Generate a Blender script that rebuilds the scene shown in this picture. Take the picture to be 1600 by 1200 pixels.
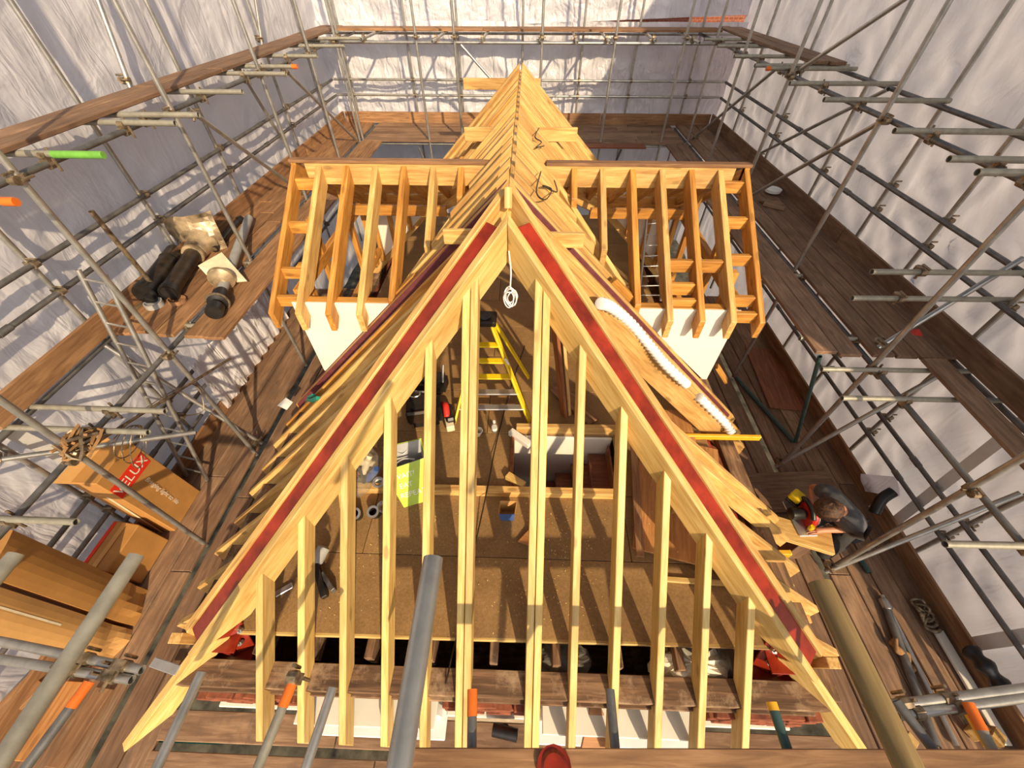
import bpy, bmesh, math, random
from mathutils import Vector, Matrix, noise
random.seed(7)
for o in list(bpy.data.objects): bpy.data.objects.remove(o, do_unlink=True)
scene = bpy.context.scene
COL = scene.collection
# All coordinates below are in building units; S turns one unit into metres.
S = 0.7
F, HC, PITCH, YAW = 622.0, 5.0, math.radians(47.0), math.radians(1.82)

# ------------------------------------------------------------------ camera
cd = bpy.data.cameras.new('camera'); cam = bpy.data.objects.new('camera', cd); COL.objects.link(cam)
cd.sensor_width = 36.0; cd.lens = F / 1600.0 * 36.0; cd.clip_start = 0.05; cd.clip_end = 300
cam.location = (0, 0, HC * S); cam.rotation_euler = (math.pi / 2 - PITCH, 0, YAW)
scene.camera = cam
# ------------------------------------------------------------------ world, sun, exposure
wd = bpy.data.worlds.new('world'); scene.world = wd; wd.use_nodes = True
wn = wd.node_tree.nodes; wl = wd.node_tree.links
sky = wn.new('ShaderNodeTexSky'); sky.sky_type = 'NISHITA'; sky.sun_disc = False
sky.sun_elevation = math.radians(30); sky.sun_rotation = math.radians(163); sky.air_density = 1.0; sky.dust_density = 3.0; sky.ozone_density = 0.6
hs = wn.new('ShaderNodeHueSaturation'); hs.inputs['Saturation'].default_value = 0.5
wl.new(sky.outputs[0], hs.inputs['Color']); wl.new(hs.outputs[0], wn['Background'].inputs['Color'])
wn['Background'].inputs['Strength'].default_value = 0.185
SUN_DIR = Vector((-0.37, 0.80, -0.52)).normalized()
sl = bpy.data.lights.new('sun', 'SUN'); sl.energy = 8.6; sl.angle = math.radians(0.8); sl.color = (1.0, 0.78, 0.50)
sun = bpy.data.objects.new('sun', sl); COL.objects.link(sun)
sun.rotation_euler = SUN_DIR.to_track_quat('-Z', 'Y').to_euler(); sun.location = (6, -20, 14)
vs = scene.view_settings
vs.view_transform = 'Standard'; vs.look = 'None'; vs.gamma = 1.0; vs.use_curve_mapping = False; vs.exposure = -0.68

# ------------------------------------------------------------------ photograph pixel -> point on a real plane
_cp, _sp, _cw, _sw = math.cos(PITCH), math.sin(PITCH), math.cos(YAW), math.sin(YAW)
_f = Vector((-_sw * _cp, _cw * _cp, -_sp)); _r = Vector((_cw, _sw, 0)); _u = _r.cross(_f); _c = Vector((0, 0, HC))
def _ray(x, y): return _f + _r * ((x - 800) / F) - _u * ((y - 600) / F)
def PZ(x, y, z): d = _ray(x, y); return _c + d * ((z - HC) / d.z)
def PX(x, y, X): d = _ray(x, y); return _c + d * (X / d.x)
def PY(x, y, Y): d = _ray(x, y); return _c + d * (Y / d.y)
V = Vector

# ------------------------------------------------------------------ materials
MAT = {}
def new_mat(name):
    m = bpy.data.materials.new(name); m.use_nodes = True; MAT[name] = m
    nt = m.node_tree; b = nt.nodes['Principled BSDF']; return m, nt, b
def ramp(nt, stops):
    r = nt.nodes.new('ShaderNodeValToRGB'); e = r.color_ramp.elements
    while len(e) < len(stops): e.new(0.5)
    for i, (p, c) in enumerate(stops): e[i].position = p; e[i].color = (*c, 1)
    return r
def texco(nt, scale=(1, 1, 1), kind='Object', rnd=True):
    tc = nt.nodes.new('ShaderNodeTexCoord'); mp = nt.nodes.new('ShaderNodeMapping'); mp.inputs['Scale'].default_value = scale
    src = tc.outputs[kind]
    if rnd:
        oi = nt.nodes.new('ShaderNodeObjectInfo'); ad = nt.nodes.new('ShaderNodeVectorMath'); ad.operation = 'ADD'
        mu = nt.nodes.new('ShaderNodeMath'); mu.operation = 'MULTIPLY'; mu.inputs[1].default_value = 37.0
        nt.links.new(oi.outputs['Random'], mu.inputs[0]); nt.links.new(src, ad.inputs[0]); nt.links.new(mu.outputs[0], ad.inputs[1]); src = ad.outputs[0]
    nt.links.new(src, mp.inputs['Vector']); return mp.outputs[0]
def noise_n(nt, vec, scale, detail=4, rough=0.55, dist=0.0):
    n = nt.nodes.new('ShaderNodeTexNoise'); n.inputs['Scale'].default_value = scale; n.inputs['Detail'].default_value = detail
    n.inputs['Roughness'].default_value = rough; n.inputs['Distortion'].default_value = dist
    nt.links.new(vec, n.inputs['Vector']); return n.outputs['Fac']
def mixc(nt, fac, a, b, mode='MIX'):
    m = nt.nodes.new('ShaderNodeMix'); m.data_type = 'RGBA'; m.blend_type = mode
    if isinstance(fac, (int, float)): m.inputs[0].default_value = fac
    else: nt.links.new(fac, m.inputs[0])
    for i, v in ((6, a), (7, b)):
        if isinstance(v, tuple): m.inputs[i].default_value = (*v, 1)
        else: nt.links.new(v, m.inputs[i])
    return m.outputs[2]
def bump(nt, b, h, strength=0.3, dist=0.01):
    n = nt.nodes.new('ShaderNodeBump'); n.inputs['Strength'].default_value = strength; n.inputs['Distance'].default_value = dist
    nt.links.new(h, n.inputs['Height']); nt.links.new(n.outputs[0], b.inputs['Normal'])
def wood(name, dark, mid, light, rough=0.62, knots=0.5, var=0.25, stain=None):
    m, nt, b = new_mat(name)
    v = texco(nt, (1.2, 14, 14)); g = noise_n(nt, v, 2.2, 5, 0.6, 0.6)
    r = ramp(nt, [(0.32, dark), (0.5, mid), (0.66, light)]); nt.links.new(g, r.inputs[0]); col = r.outputs[0]
    v2 = texco(nt, (0.8, 1, 1)); bl = noise_n(nt, v2, 2.0, 2)
    rb = ramp(nt, [(0.35, (1 - var, 1 - var * 1.15, 1 - var * 1.3)), (0.65, (1.06, 1.04, 1.0))]); nt.links.new(bl, rb.inputs[0])
    col = mixc(nt, 1.0, col, rb.outputs[0], 'MULTIPLY')
    oi = nt.nodes.new('ShaderNodeObjectInfo')
    ro = ramp(nt, [(0.0, (1 - var, 1 - var * 1.2, 1 - var * 1.3)), (1.0, (1.08, 1.06, 1.02))]); nt.links.new(oi.outputs['Random'], ro.inputs[0])
    col = mixc(nt, 1.0, col, ro.outputs[0], 'MULTIPLY')
    if knots:
        vo = nt.nodes.new('ShaderNodeTexVoronoi'); vo.inputs['Scale'].default_value = 4.5
        nt.links.new(texco(nt, (0.55, 1.4, 1.4)), vo.inputs['Vector'])
        rk = ramp(nt, [(0.09, (1, 1, 1)), (0.16, (0, 0, 0))]); nt.links.new(vo.outputs['Distance'], rk.inputs[0])
        mu = nt.nodes.new('ShaderNodeMath'); mu.operation = 'MULTIPLY'; mu.inputs[1].default_value = knots
        nt.links.new(rk.outputs[0], mu.inputs[0])
        col = mixc(nt, mu.outputs[0], col, tuple(c * 0.42 for c in dark))
    if stain:
        st = noise_n(nt, texco(nt, (1, 1, 1)), 3.5, 6, 0.7)
        rs = ramp(nt, [(0.52, (0, 0, 0)), (0.68, (1, 1, 1))]); nt.links.new(st, rs.inputs[0])
        col = mixc(nt, rs.outputs[0], col, stain)
    nt.links.new(col, b.inputs['Base Color']); b.inputs['Roughness'].default_value = rough
    bump(nt, b, g, 0.25, 0.006); return m
def plain(name, col, rough=0.5, metal=0.0, var=0.12, scale=12, bmp=0.15):
    m, nt, b = new_mat(name)
    n = noise_n(nt, texco(nt), scale, 5, 0.6)
    r = ramp(nt, [(0.3, tuple(max(0, c * (1 - var * 1.6)) for c in col)), (0.7, tuple(min(1, c * (1 + var)) for c in col))])
    nt.links.new(n, r.inputs[0]); nt.links.new(r.outputs[0], b.inputs['Base Color'])
    b.inputs['Roughness'].default_value = rough; b.inputs['Metallic'].default_value = metal
    if bmp: bump(nt, b, n, bmp, 0.004)
    return m
wood('pine', (0.49, 0.27, 0.080), (0.68, 0.43, 0.145), (0.80, 0.57, 0.235), 0.55, 0.6, 0.2)
wood('pine_pale', (0.55, 0.34, 0.10), (0.70, 0.49, 0.17), (0.80, 0.61, 0.26), 0.55, 0.6, 0.18)
wood('pine_amber', (0.36, 0.155, 0.028), (0.55, 0.26, 0.05), (0.68, 0.36, 0.085), 0.5, 0.5, 0.16)
wood('deck_wood', (0.19, 0.115, 0.070), (0.28, 0.172, 0.105), (0.38, 0.25, 0.16), 0.72, 0.4, 0.28, (0.17, 0.105, 0.066))
wood('board_warm', (0.21, 0.108, 0.050), (0.31, 0.168, 0.080), (0.42, 0.245, 0.125), 0.72, 0.45, 0.25)
wood('old_timber', (0.10, 0.055, 0.03), (0.19, 0.11, 0.06), (0.34, 0.21, 0.12), 0.85, 0.3, 0.3, (0.40, 0.27, 0.16))
wood('plywood', (0.32, 0.14, 0.04), (0.44, 0.20, 0.06), (0.54, 0.28, 0.10), 0.6, 0.35, 0.2, (0.36, 0.16, 0.05))
wood('red_wood', (0.16, 0.05, 0.02), (0.25, 0.085, 0.03), (0.33, 0.12, 0.05), 0.55, 0.2, 0.2)
wood('pole_wood', (0.16, 0.11, 0.045), (0.27, 0.19, 0.08), (0.38, 0.28, 0.13), 0.85, 0.0, 0.2, (0.08, 0.06, 0.03))
plain('steel', (0.46, 0.45, 0.42), 0.36, 0.75, 0.18, 9)
plain('steel_dark', (0.20, 0.195, 0.19), 0.5, 0.6, 0.25, 9)
plain('steel_dull', (0.34, 0.32, 0.26), 0.5, 0.4, 0.16, 14)
plain('coupler_steel', (0.30, 0.23, 0.15), 0.5, 0.7, 0.45, 20, 0.4)
plain('hole_dark', (0.035, 0.03, 0.027), 0.9)
plain('red_oxide', (0.27, 0.026, 0.010), 0.22, 0.0, 0.35, 5, 0.1)
plain('maroon', (0.15, 0.04, 0.045), 0.5, 0.0, 0.2)
plain('white_board', (0.80, 0.76, 0.66), 0.55, 0, 0.04, 3, 0.05)
plain('white_plastic', (0.80, 0.80, 0.78), 0.3, 0, 0.03)
plain('grey_plastic', (0.36, 0.36, 0.35), 0.45, 0, 0.08)
plain('black_plastic', (0.016, 0.014, 0.013), 0.38, 0, 0.3)
plain('black_pipe', (0.035, 0.022, 0.013), 0.42, 0.1, 0.6, 8, 0.3)
plain('lead_sheet', (0.45, 0.34, 0.21), 0.4, 0.35, 0.5, 6, 0.5)
plain('cream_sheet', (0.72, 0.62, 0.42), 0.5, 0, 0.1)
plain('yellow', (0.86, 0.60, 0.012), 0.35, 0, 0.06)
plain('yellow_deep', (0.85, 0.42, 0.02), 0.4, 0, 0.08)
plain('orange_paint', (0.75, 0.16, 0.015), 0.45, 0, 0.1)
plain('green_paint', (0.16, 0.42, 0.06), 0.45, 0, 0.15)
plain('green_tube', (0.055, 0.11, 0.10), 0.45, 0.3, 0.15)
plain('teal', (0.01, 0.25, 0.17), 0.4, 0, 0.1)
plain('lime', (0.42, 0.60, 0.02), 0.4, 0, 0.06)
plain('red_plastic', (0.62, 0.03, 0.02), 0.35, 0, 0.06)
plain('blue_plastic', (0.05, 0.12, 0.36), 0.4, 0, 0.1)
plain('cardboard', (0.47, 0.23, 0.062), 0.62, 0, 0.08, 5, 0.08)
plain('cardboard_light', (0.60, 0.33, 0.11), 0.62, 0, 0.08, 5, 0.08)
plain('brick', (0.26, 0.075, 0.035), 0.9, 0, 0.35, 14, 0.6)
def brick_far():
    m, nt, b = new_mat('brick_far'); t = nt.nodes.new('ShaderNodeTexBrick'); t.inputs['Scale'].default_value = 4.5
    t.inputs['Color1'].default_value = (0.30, 0.075, 0.035, 1); t.inputs['Color2'].default_value = (0.20, 0.05, 0.025, 1); t.inputs['Mortar'].default_value = (0.35, 0.27, 0.2, 1); t.inputs['Mortar Size'].default_value = 0.012
    tc = nt.nodes.new('ShaderNodeTexCoord'); mp = nt.nodes.new('ShaderNodeMapping'); mp.inputs['Rotation'].default_value = (math.pi / 2, 0, 0); nt.links.new(tc.outputs['Object'], mp.inputs[0]); nt.links.new(mp.outputs[0], t.inputs['Vector']); nt.links.new(t.outputs['Color'], b.inputs['Base Color']); b.inputs['Roughness'].default_value = 0.9
brick_far()
plain('mortar', (0.42, 0.32, 0.22), 0.95, 0, 0.3, 14, 0.7)
plain('skin', (0.55, 0.24, 0.13), 0.5, 0, 0.06)
plain('shirt', (0.085, 0.085, 0.09), 0.85, 0, 0.15, 25)
plain('trousers', (0.03, 0.028, 0.028), 0.85, 0, 0.2, 25)
plain('hair', (0.075, 0.032, 0.012), 0.7, 0, 0.8, 45, 0.5)
plain('aluminium', (0.62, 0.62, 0.61), 0.28, 0.8, 0.06)
plain('insulation', (0.72, 0.66, 0.52), 0.7, 0, 0.2, 8, 0.5)
plain('rope', (0.30, 0.16, 0.06), 0.9, 0, 0.2, 40, 0.5)
plain('glass_dark', (0.06, 0.07, 0.08), 0.08, 0, 0.05)
plain('earth', (0.085, 0.075, 0.05), 0.95, 0, 0.6, 3, 0.6)
plain('print_white', (0.85, 0.78, 0.62), 0.6, 0, 0.02)
plain('print_red', (0.75, 0.035, 0.015), 0.5, 0, 0.04)
def chipboard():
    m, nt, b = new_mat('chipboard')
    n = noise_n(nt, texco(nt), 60, 3, 0.7); n2 = noise_n(nt, texco(nt), 1.6, 5, 0.65)
    r = ramp(nt, [(0.3, (0.23, 0.135, 0.05)), (0.7, (0.36, 0.225, 0.095))]); nt.links.new(n, r.inputs[0])
    r2 = ramp(nt, [(0.35, (0.72, 0.68, 0.62)), (0.65, (1.08, 1.04, 1.0))]); nt.links.new(n2, r2.inputs[0])
    c = mixc(nt, 1.0, r.outputs[0], r2.outputs[0], 'MULTIPLY')
    nt.links.new(c, b.inputs['Base Color']); b.inputs['Roughness'].default_value = 0.6; bump(nt, b, n, 0.1, 0.002)
chipboard()
def sheeting(name, bs):
    m, nt, b = new_mat(name)
    v = texco(nt, (1.1, 1.1, 1.1), rnd=False)
    n = noise_n(nt, v, 1.6, 3, 0.5, 1.6); n2 = noise_n(nt, texco(nt, (3.0, 3.0, 0.7), rnd=False), 1.6, 3, 0.5, 1.2)
    ad = nt.nodes.new('ShaderNodeMath'); ad.operation = 'ADD'; nt.links.new(n, ad.inputs[0]); nt.links.new(n2, ad.inputs[1])
    r = ramp(nt, [(0.3, (0.82, 0.80, 0.85)), (0.7, (0.92, 0.90, 0.93))]); nt.links.new(n, r.inputs[0])
    nt.links.new(r.outputs[0], b.inputs['Base Color']); b.inputs['Roughness'].default_value = 0.30; b.inputs['Specular IOR Level'].default_value = 0.6
    bump(nt, b, ad.outputs[0], bs, 0.11)
    t = nt.nodes.new('ShaderNodeBsdfTranslucent'); t.inputs['Color'].default_value = (0.92, 0.89, 0.96, 1)
    mx = nt.nodes.new('ShaderNodeMixShader'); mx.inputs[0].default_value = 0.38
    nt.links.new(b.outputs[0], mx.inputs[1]); nt.links.new(t.outputs[0], mx.inputs[2]); nt.links.new(mx.outputs[0], nt.nodes['Material Output'].inputs['Surface'])
sheeting('sheeting', 0.85); sheeting('sheeting_smooth', 0.3)
def clear_plastic():
    m, nt, b = new_mat('clear_plastic')
    n = noise_n(nt, texco(nt), 9, 6, 0.65, 1.5)
    b.inputs['Base Color'].default_value = (0.42, 0.38, 0.32, 1); b.inputs['Roughness'].default_value = 0.1; b.inputs['Alpha'].default_value = 0.28
    bump(nt, b, n, 0.8, 0.05)
clear_plastic()

# ------------------------------------------------------------------ object helpers
WM = {}
def link(o, parent=None, M=None):
    """M: world matrix with its location in building units."""
    COL.objects.link(o); M = (M or Matrix.Identity(4)).copy(); M.translation = M.translation * S
    WM[o] = M
    if parent is not None:
        o.parent = parent; o.matrix_basis = WM[parent].inverted() @ M
    else: o.matrix_basis = M
    return o
def tag(o, label=None, cat=None, group=None, kind=None):
    if label: o['label'] = label
    if cat: o['category'] = cat
    if group: o['group'] = group
    if kind: o['kind'] = kind
    return o
def thing(name, label, cat, loc=(0, 0, 0), group=None):
    o = bpy.data.objects.new(name, None); o.empty_display_size = 0.1
    link(o, None, Matrix.Translation(V(loc))); return tag(o, label, cat, group)
def mobj(name, verts, faces, mat, parent=None, M=None, smooth=False, bev=0, seg=1):
    me = bpy.data.meshes.new(name)
    bm = bmesh.new(); vv = [bm.verts.new(V(v) * S) for v in verts]
    for f in faces:
        try: bm.faces.new([vv[i] for i in f])
        except ValueError: pass
    bmesh.ops.delete(bm, geom=[v for v in bm.verts if not v.link_faces], context='VERTS')
    bmesh.ops.recalc_face_normals(bm, faces=bm.faces)
    if bev: bmesh.ops.bevel(bm, geom=list(bm.edges), offset=bev * S, segments=seg, affect='EDGES', clamp_overlap=True)
    if smooth:
        for f in bm.faces: f.smooth = True
    bm.to_mesh(me); bm.free(); me.materials.append(MAT[mat])
    return link(bpy.data.objects.new(name, me), parent, M)
def share(name, src, parent, M):
    return link(bpy.data.objects.new(name, src.data), parent, M)
def frame(p, ex, up=V((0, 0, 1))):
    ex = V(ex).normalized(); up = V(up)
    if abs(ex.dot(up.normalized())) > 0.999: up = V((0, 1, 0))
    ey = up.cross(ex).normalized(); ez = ex.cross(ey)
    M = Matrix((ex, ey, ez)).transposed().to_4x4(); M.translation = V(p); return M
BOXF = [(0, 1, 3, 2), (4, 6, 7, 5), (0, 4, 5, 1), (2, 3, 7, 6), (0, 2, 6, 4), (1, 5, 7, 3)]
def beam(name, p0, p1, w, h, mat='pine', parent=None, up=(0, 0, 1), c0=None, c1=None, top=False, bev=0.006, label=None):
    """rectangular timber from p0 to p1; c0/c1: plane normals of the end cuts; top: the points run along the top face."""
    p0, p1 = V(p0), V(p1); M = frame(p0, p1 - p0, up); L = (p1 - p0).length
    ex, ey, ez = (V(M.col[i][:3]) for i in range(3))
    z0, z1 = (-h, 0) if top else (-h / 2, h / 2)
    vs_ = []
    for xb, cut in ((0, c0), (L, c1)):
        for z in (z0, z1):
            for y in (-w / 2, w / 2):
                x = xb
                if cut is not None:
                    N = V(cut); x = xb - (z * ez.dot(N) + y * ey.dot(N)) / ex.dot(N)
                vs_.append((x, y, z))
    o = mobj(name, vs_, BOXF, mat, parent, M, bev=bev)
    if label: o['label'] = label
    return o
def box(name, c, size, mat, parent=None, rz=0, bev=0.01, rot=None, seg=1):
    sx, sy, sz = (s / 2 for s in size)
    M = (rot.to_4x4() if rot else Matrix.Rotation(rz, 4, 'Z')).copy(); M.translation = V(c)
    return mobj(name, [(x, y, z) for x in (-sx, sx) for z in (-sz, sz) for y in (-sy, sy)], BOXF, mat, parent, M, bev=bev, seg=seg)
def prism(name, pts, w, M, mat, parent=None, bev=0.006):
    """profile in local x,z pushed to thickness w along local y"""
    n = len(pts); vs_ = [(x, -w / 2, z) for x, z in pts] + [(x, w / 2, z) for x, z in pts]
    fs = [tuple(range(n)), tuple(range(2 * n - 1, n - 1, -1))] + [(i, (i + 1) % n, n + (i + 1) % n, n + i) for i in range(n)]
    return mobj(name, vs_, fs, mat, parent, M, bev=bev)
def lathe(name, prof, mat, parent=None, M=None, n=16, smooth=True):
    """profile (x along axis, radius)"""
    vs_, fs = [], []
    for x, r in prof:
        for k in range(n):
            a = 2 * math.pi * k / n; vs_.append((x, r * math.cos(a), r * math.sin(a)))
    m = len(prof)
    for i in range(m - 1):
        for k in range(n): fs.append((i * n + k, i * n + (k + 1) % n, (i + 1) * n + (k + 1) % n, (i + 1) * n + k))
    if prof[0] == prof[-1]:
        pass
    else: fs.append(tuple(range(n))); fs.append(tuple((m - 1) * n + k for k in range(n)))
    o = mobj(name, vs_, fs, mat, parent, M, smooth=False)
    if smooth:
        for p in o.data.polygons: p.use_smooth = len(p.vertices) == 4
        try: o.data.set_sharp_from_angle(angle=math.radians(40))
        except Exception: pass
    return o
TR = 0.0345
def tube(name, p0, p1, mat='steel', parent=None, r=TR, n=12):
    p0, p1 = V(p0), V(p1); L = (p1 - p0).length; h = min(0.12, L * 0.3)
    ri = r * 0.84
    return lathe(name, [(h, ri * 0.98), (0, ri), (0, r), (L * 0.5, r), (L, r), (L, ri), (L - h, ri * 0.98)], mat, parent, frame(p0, p1 - p0), n)
def wire(name, pts, r, mat, parent=None, cyclic=False, res=6, n=4):
    """round tube swept along a smooth path (mesh)"""
    pts = [V(p) for p in pts]; path = []
    m = len(pts); rng = range(m if cyclic else m - 1)
    for i in rng:
        a, b, c, d = (pts[(i - 1) % m] if cyclic or i > 0 else pts[0]), pts[i], pts[(i + 1) % m], (pts[(i + 2) % m] if cyclic or i + 2 < m else pts[-1])
        for k in range(res):
            t = k / res; path.append(0.5 * ((2 * b) + (c - a) * t + (2 * a - 5 * b + 4 * c - d) * t * t + (3 * b - a - 3 * c + d) * t ** 3))
    if not cyclic: path.append(pts[-1])
    o0 = path[0]; vs_, fs = [], []; q = len(path)
    for i, p in enumerate(path):
        t = (path[(i + 1) % q if cyclic else min(i + 1, q - 1)] - path[(i - 1) % q if cyclic else max(i - 1, 0)])
        M = frame((0, 0, 0), t if t.length > 1e-6 else V((1, 0, 0)))
        rr = r(i / max(1, q - 1)) if callable(r) else r
        for k in range(n):
            a = 2 * math.pi * k / n; vs_.append(p - o0 + M.to_3x3() @ V((0, rr * math.cos(a), rr * math.sin(a))))
    for i in range(q if cyclic else q - 1):
        j = (i + 1) % q
        for k in range(n): fs.append((i * n + k, i * n + (k + 1) % n, j * n + (k + 1) % n, j * n + k))
    if not cyclic: fs += [tuple(range(n)), tuple((q - 1) * n + k for k in range(n))]
    return mobj(name, vs_, fs, mat, parent, Matrix.Translation(o0), smooth=n > 4)
def text(name, s, size, mat, parent, M, align='CENTER', shear=0.0):
    cu = bpy.data.curves.new(name, 'FONT'); cu.body = s; cu.size = size * S; cu.align_x = align; cu.align_y = 'CENTER'; cu.shear = shear; cu.extrude = 0.0005
    t = bpy.data.objects.new('tmp', cu); COL.objects.link(t)
    me = bpy.data.meshes.new_from_object(t.evaluated_get(bpy.context.evaluated_depsgraph_get()))
    bpy.data.objects.remove(t, do_unlink=True); me.materials.clear(); me.materials.append(MAT[mat])
    return link(bpy.data.objects.new(name, me), parent, M)
_coup = {}
def coupler(parent, p, d1, d2):
    """right-angle clamp: a collar on each of two crossing tubes, flanges and bolts"""
    d1 = V(d1).normalized(); M = frame(p, d1, V(d2))
    if 'm' not in _coup:
        vs_, fs = [], []
        def add_cyl(c, ax, r, L, n=8):
            F_ = frame(c, ax); b = len(vs_)
            for x in (-L / 2, L / 2):
                for k in range(n): vs_.append(F_ @ V((x, r * math.cos(6.2832 * k / n), r * math.sin(6.2832 * k / n))))
            for k in range(n): fs.append((b + k, b + (k + 1) % n, b + n + (k + 1) % n, b + n + k))
            fs.append(tuple(b + k for k in range(n))); fs.append(tuple(b + n + k for k in range(n)))
        add_cyl((0, 0, 0), (1, 0, 0), 0.047, 0.075); add_cyl((0, 0.075, 0), (0, 0, 1), 0.047, 0.075)
        add_cyl((0, 0.0, 0.07), (0, 1, 0), 0.014, 0.13, 6); add_cyl((0.07, 0.08, 0), (0, 1, 0), 0.014, 0.13, 6); add_cyl((0, 0.03, -0.06), (0, 0, 1), 0.016, 0.08, 6)
        o = mobj('coupler', vs_, fs, 'coupler_steel', parent, M); _coup['m'] = o; return o
    return share('coupler', _coup['m'], parent, M)
def grid_sheet(name, o, du, dv, nu, nv, fn, mat, parent=None, smooth=True):
    o, du, dv = V(o), V(du), V(dv); nrm = du.cross(dv).normalized(); vs_ = []
    for j in range(nv + 1):
        for i in range(nu + 1):
            u, v = i / nu, j / nv; vs_.append(du * u + dv * v + nrm * fn(u * du.length, v * dv.length))
    fs = [(j * (nu + 1) + i, j * (nu + 1) + i + 1, (j + 1) * (nu + 1) + i + 1, (j + 1) * (nu + 1) + i) for j in range(nv) for i in range(nu)]
    return mobj(name, vs_, fs, mat, parent, Matrix.Translation(o), smooth=smooth)

# ================================================================== THE SETTING
XC = -0.16
def struct(o): o['kind'] = 'structure'; return o
g = mobj('ground', [(-40, -40, 0), (40, -40, 0), (40, 40, 0), (-40, 40, 0)], [(0, 1, 2, 3)], 'earth', None, Matrix.Translation((0, 0, -7))); struct(g)
def folds(ties, seed, amp=1.0):
    def fn(u, v):
        q = V((u * 0.35 + seed, v * 0.16, seed)); d = 0.09 * noise.noise(q)
        d += 0.05 * noise.noise(V((u * 1.3, v * 0.35, seed + 3))) + 0.022 * noise.noise(V((u * 3.1 + 0.9 * v, v * 0.8, seed + 7)))
        for (a, b) in ties:
            x, y = u - a, v - b; r2 = x * x + y * y
            if r2 < 5.0:
                r = math.sqrt(r2) + 1e-4; th = math.atan2(y, x)
                d += 0.05 * math.exp(-r * 1.5) * r * math.sin(11 * th + 5 * noise.noise(V((a, b, seed))) + 2 * noise.noise(V((u, v, seed)))) - 0.05 * math.exp(-r * 2.2)
        return d * amp
    return fn
OUT_L = [2.5, 4.3, 6.4, 8.7, 11.9, 14.2]; OUT_R = [2.5, 4.35, 5.9, 7.2, 9.05, 11.4, 13.8]
BX = [-5.6, -3.6, -2.1, -0.2, 1.6, 3.2, 5.0]
RAILS = (2.38, 1.98); RAILS2 = (-0.27, -0.67); YB = 15.45; XL, XR = -6.2, 6.15
ZB, ZT, Y0 = -3.0, 8.0, -2.0
tl = [(y - Y0, z - ZB) for y in OUT_L for z in RAILS + RAILS2 + (3.6, 1.15)]
wl_ = grid_sheet('wall_left', (XL - 0.14, Y0, ZB), (0, 18.0, 0), (0, 0, ZT - ZB), 190, 110, folds(tl, 1.3), 'sheeting_smooth'); struct(wl_)
tr = [(y + 0.1, z - ZB) for y in OUT_R for z in RAILS + RAILS2 + (3.6, 1.15)]
wr_ = grid_sheet('wall_right', (XR + 0.14, -0.1, ZB), (0, 16.1, 0), (0, 0, ZT - ZB), 190, 110, lambda u, v: -folds(tr, 5.7)(u, v), 'sheeting'); struct(wr_)
tb = [(x + 6.6, z - ZB) for x in BX for z in RAILS + (3.55, 1.3)]
wb_ = grid_sheet('wall_back', (-6.6, YB + 0.32, ZB), (13.2, 0, 0), (0, 0, 6.72), 150, 80, lambda u, v: -folds(tb, 9.1, 1.7)(u, v), 'sheeting'); struct(wb_)
# upper back sheet hangs a little behind, leaving a slit through which the neighbour's brickwork shows
wb2 = grid_sheet('wall_back_upper', (-6.6, YB + 0.42, 3.45), (13.2, 0, 0.42), (0, 0, 4.4), 150, 50, lambda u, v: -folds([(x + 6.6, 0.1) for x in BX], 4.4, 1.7)(u, v), 'sheeting'); struct(wb2)
nb = struct(box('wall_neighbour', (4.0, 18.5, 3.4), (7, 0.4, 2.0), 'brick_far', bev=0))
grid_sheet('torn_flap', PX(1345, 740, 5.95), PX(1400, 745, 6.1) - PX(1345, 740, 5.95), PX(1350, 768, 5.95) - PX(1345, 740, 5.95), 12, 8, lambda u, v: 0.06 * noise.noise(V((u * 5, v * 5, 2))), 'sheeting', wr_)
for wall, x, ys in ((wl_, XL - 0.05, ((1.2, 0.5), (2.9, -0.2))), (wr_, XR + 0.05, ((3.0, 0.2), (1.3, -0.2)))):
    sgn = 1 if x < 0 else -1
    for y, dy in ys:
        mobj('seam_tape', [(0, -0.08, 0), (0, 0.08, 0), (sgn * 0.05, 0.08 + dy * 0.4, 1.3), (sgn * 0.05, -0.08 + dy * 0.4, 1.3), (0, 0.08 + dy, 2.5), (0, -0.08 + dy, 2.5)],
             [(0, 1, 2, 3), (3, 2, 4, 5)], 'white_plastic', wall, Matrix.Translation((x, y, -1.4)))

# ---- house: floor, joists, walls, stairwell
flo = struct(mobj('floor', [(-3.15, .95, 0), (2.85, .95, 0), (2.85, 1.0, 0), (-3.15, 1.0, 0)], [(0, 1, 2, 3)], 'chipboard', None, Matrix.Translation((0, 0, -0.06))))
rows = [(0.9, 1.76), (1.76, 2.62), (3.62, 4.5), (4.5, 5.36), (5.36, 6.22), (6.22, 7.08), (7.08, 7.94), (7.94, 8.8), (8.8, 9.66), (9.66, 10.5), (10.5, 11.3)]
def panel(x0, x1, y0, y1): box('floor_panel', ((x0 + x1) / 2, (y0 + y1) / 2, -0.02), (x1 - x0 - 0.008, y1 - y0 - 0.008, 0.04), 'chipboard', flo, bev=0.004)
for i, (a, b) in enumerate(rows):
    off = -1.0 if i % 2 else 0.4
    for x0, x1 in ((-3.15, off - 0.9), (off - 0.9, off + 2.4 if off + 2.4 < 2.85 else 2.85), (off + 2.4, 2.85)):
        if x1 - x0 > 0.1: panel(x0, x1, a, b)
panel(-3.15, -1.4, 2.62, 3.62); panel(-1.4, -0.08, 2.62, 3.62); panel(1.42, 2.85, 2.62, 3.62)
for x in (-2.75, -2.2, -1.55, -0.9, -0.22, 0.45, 1.1, 1.75, 2.4):
    y0, y1 = (0.7, 2.6) if -0.05 < x < 1.4 else (0.7, 11.2)
    beam('floor_joist', (x, y0, -0.2), (x, y1, -0.2), 0.085, 0.3, 'old_timber', flo)
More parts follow.
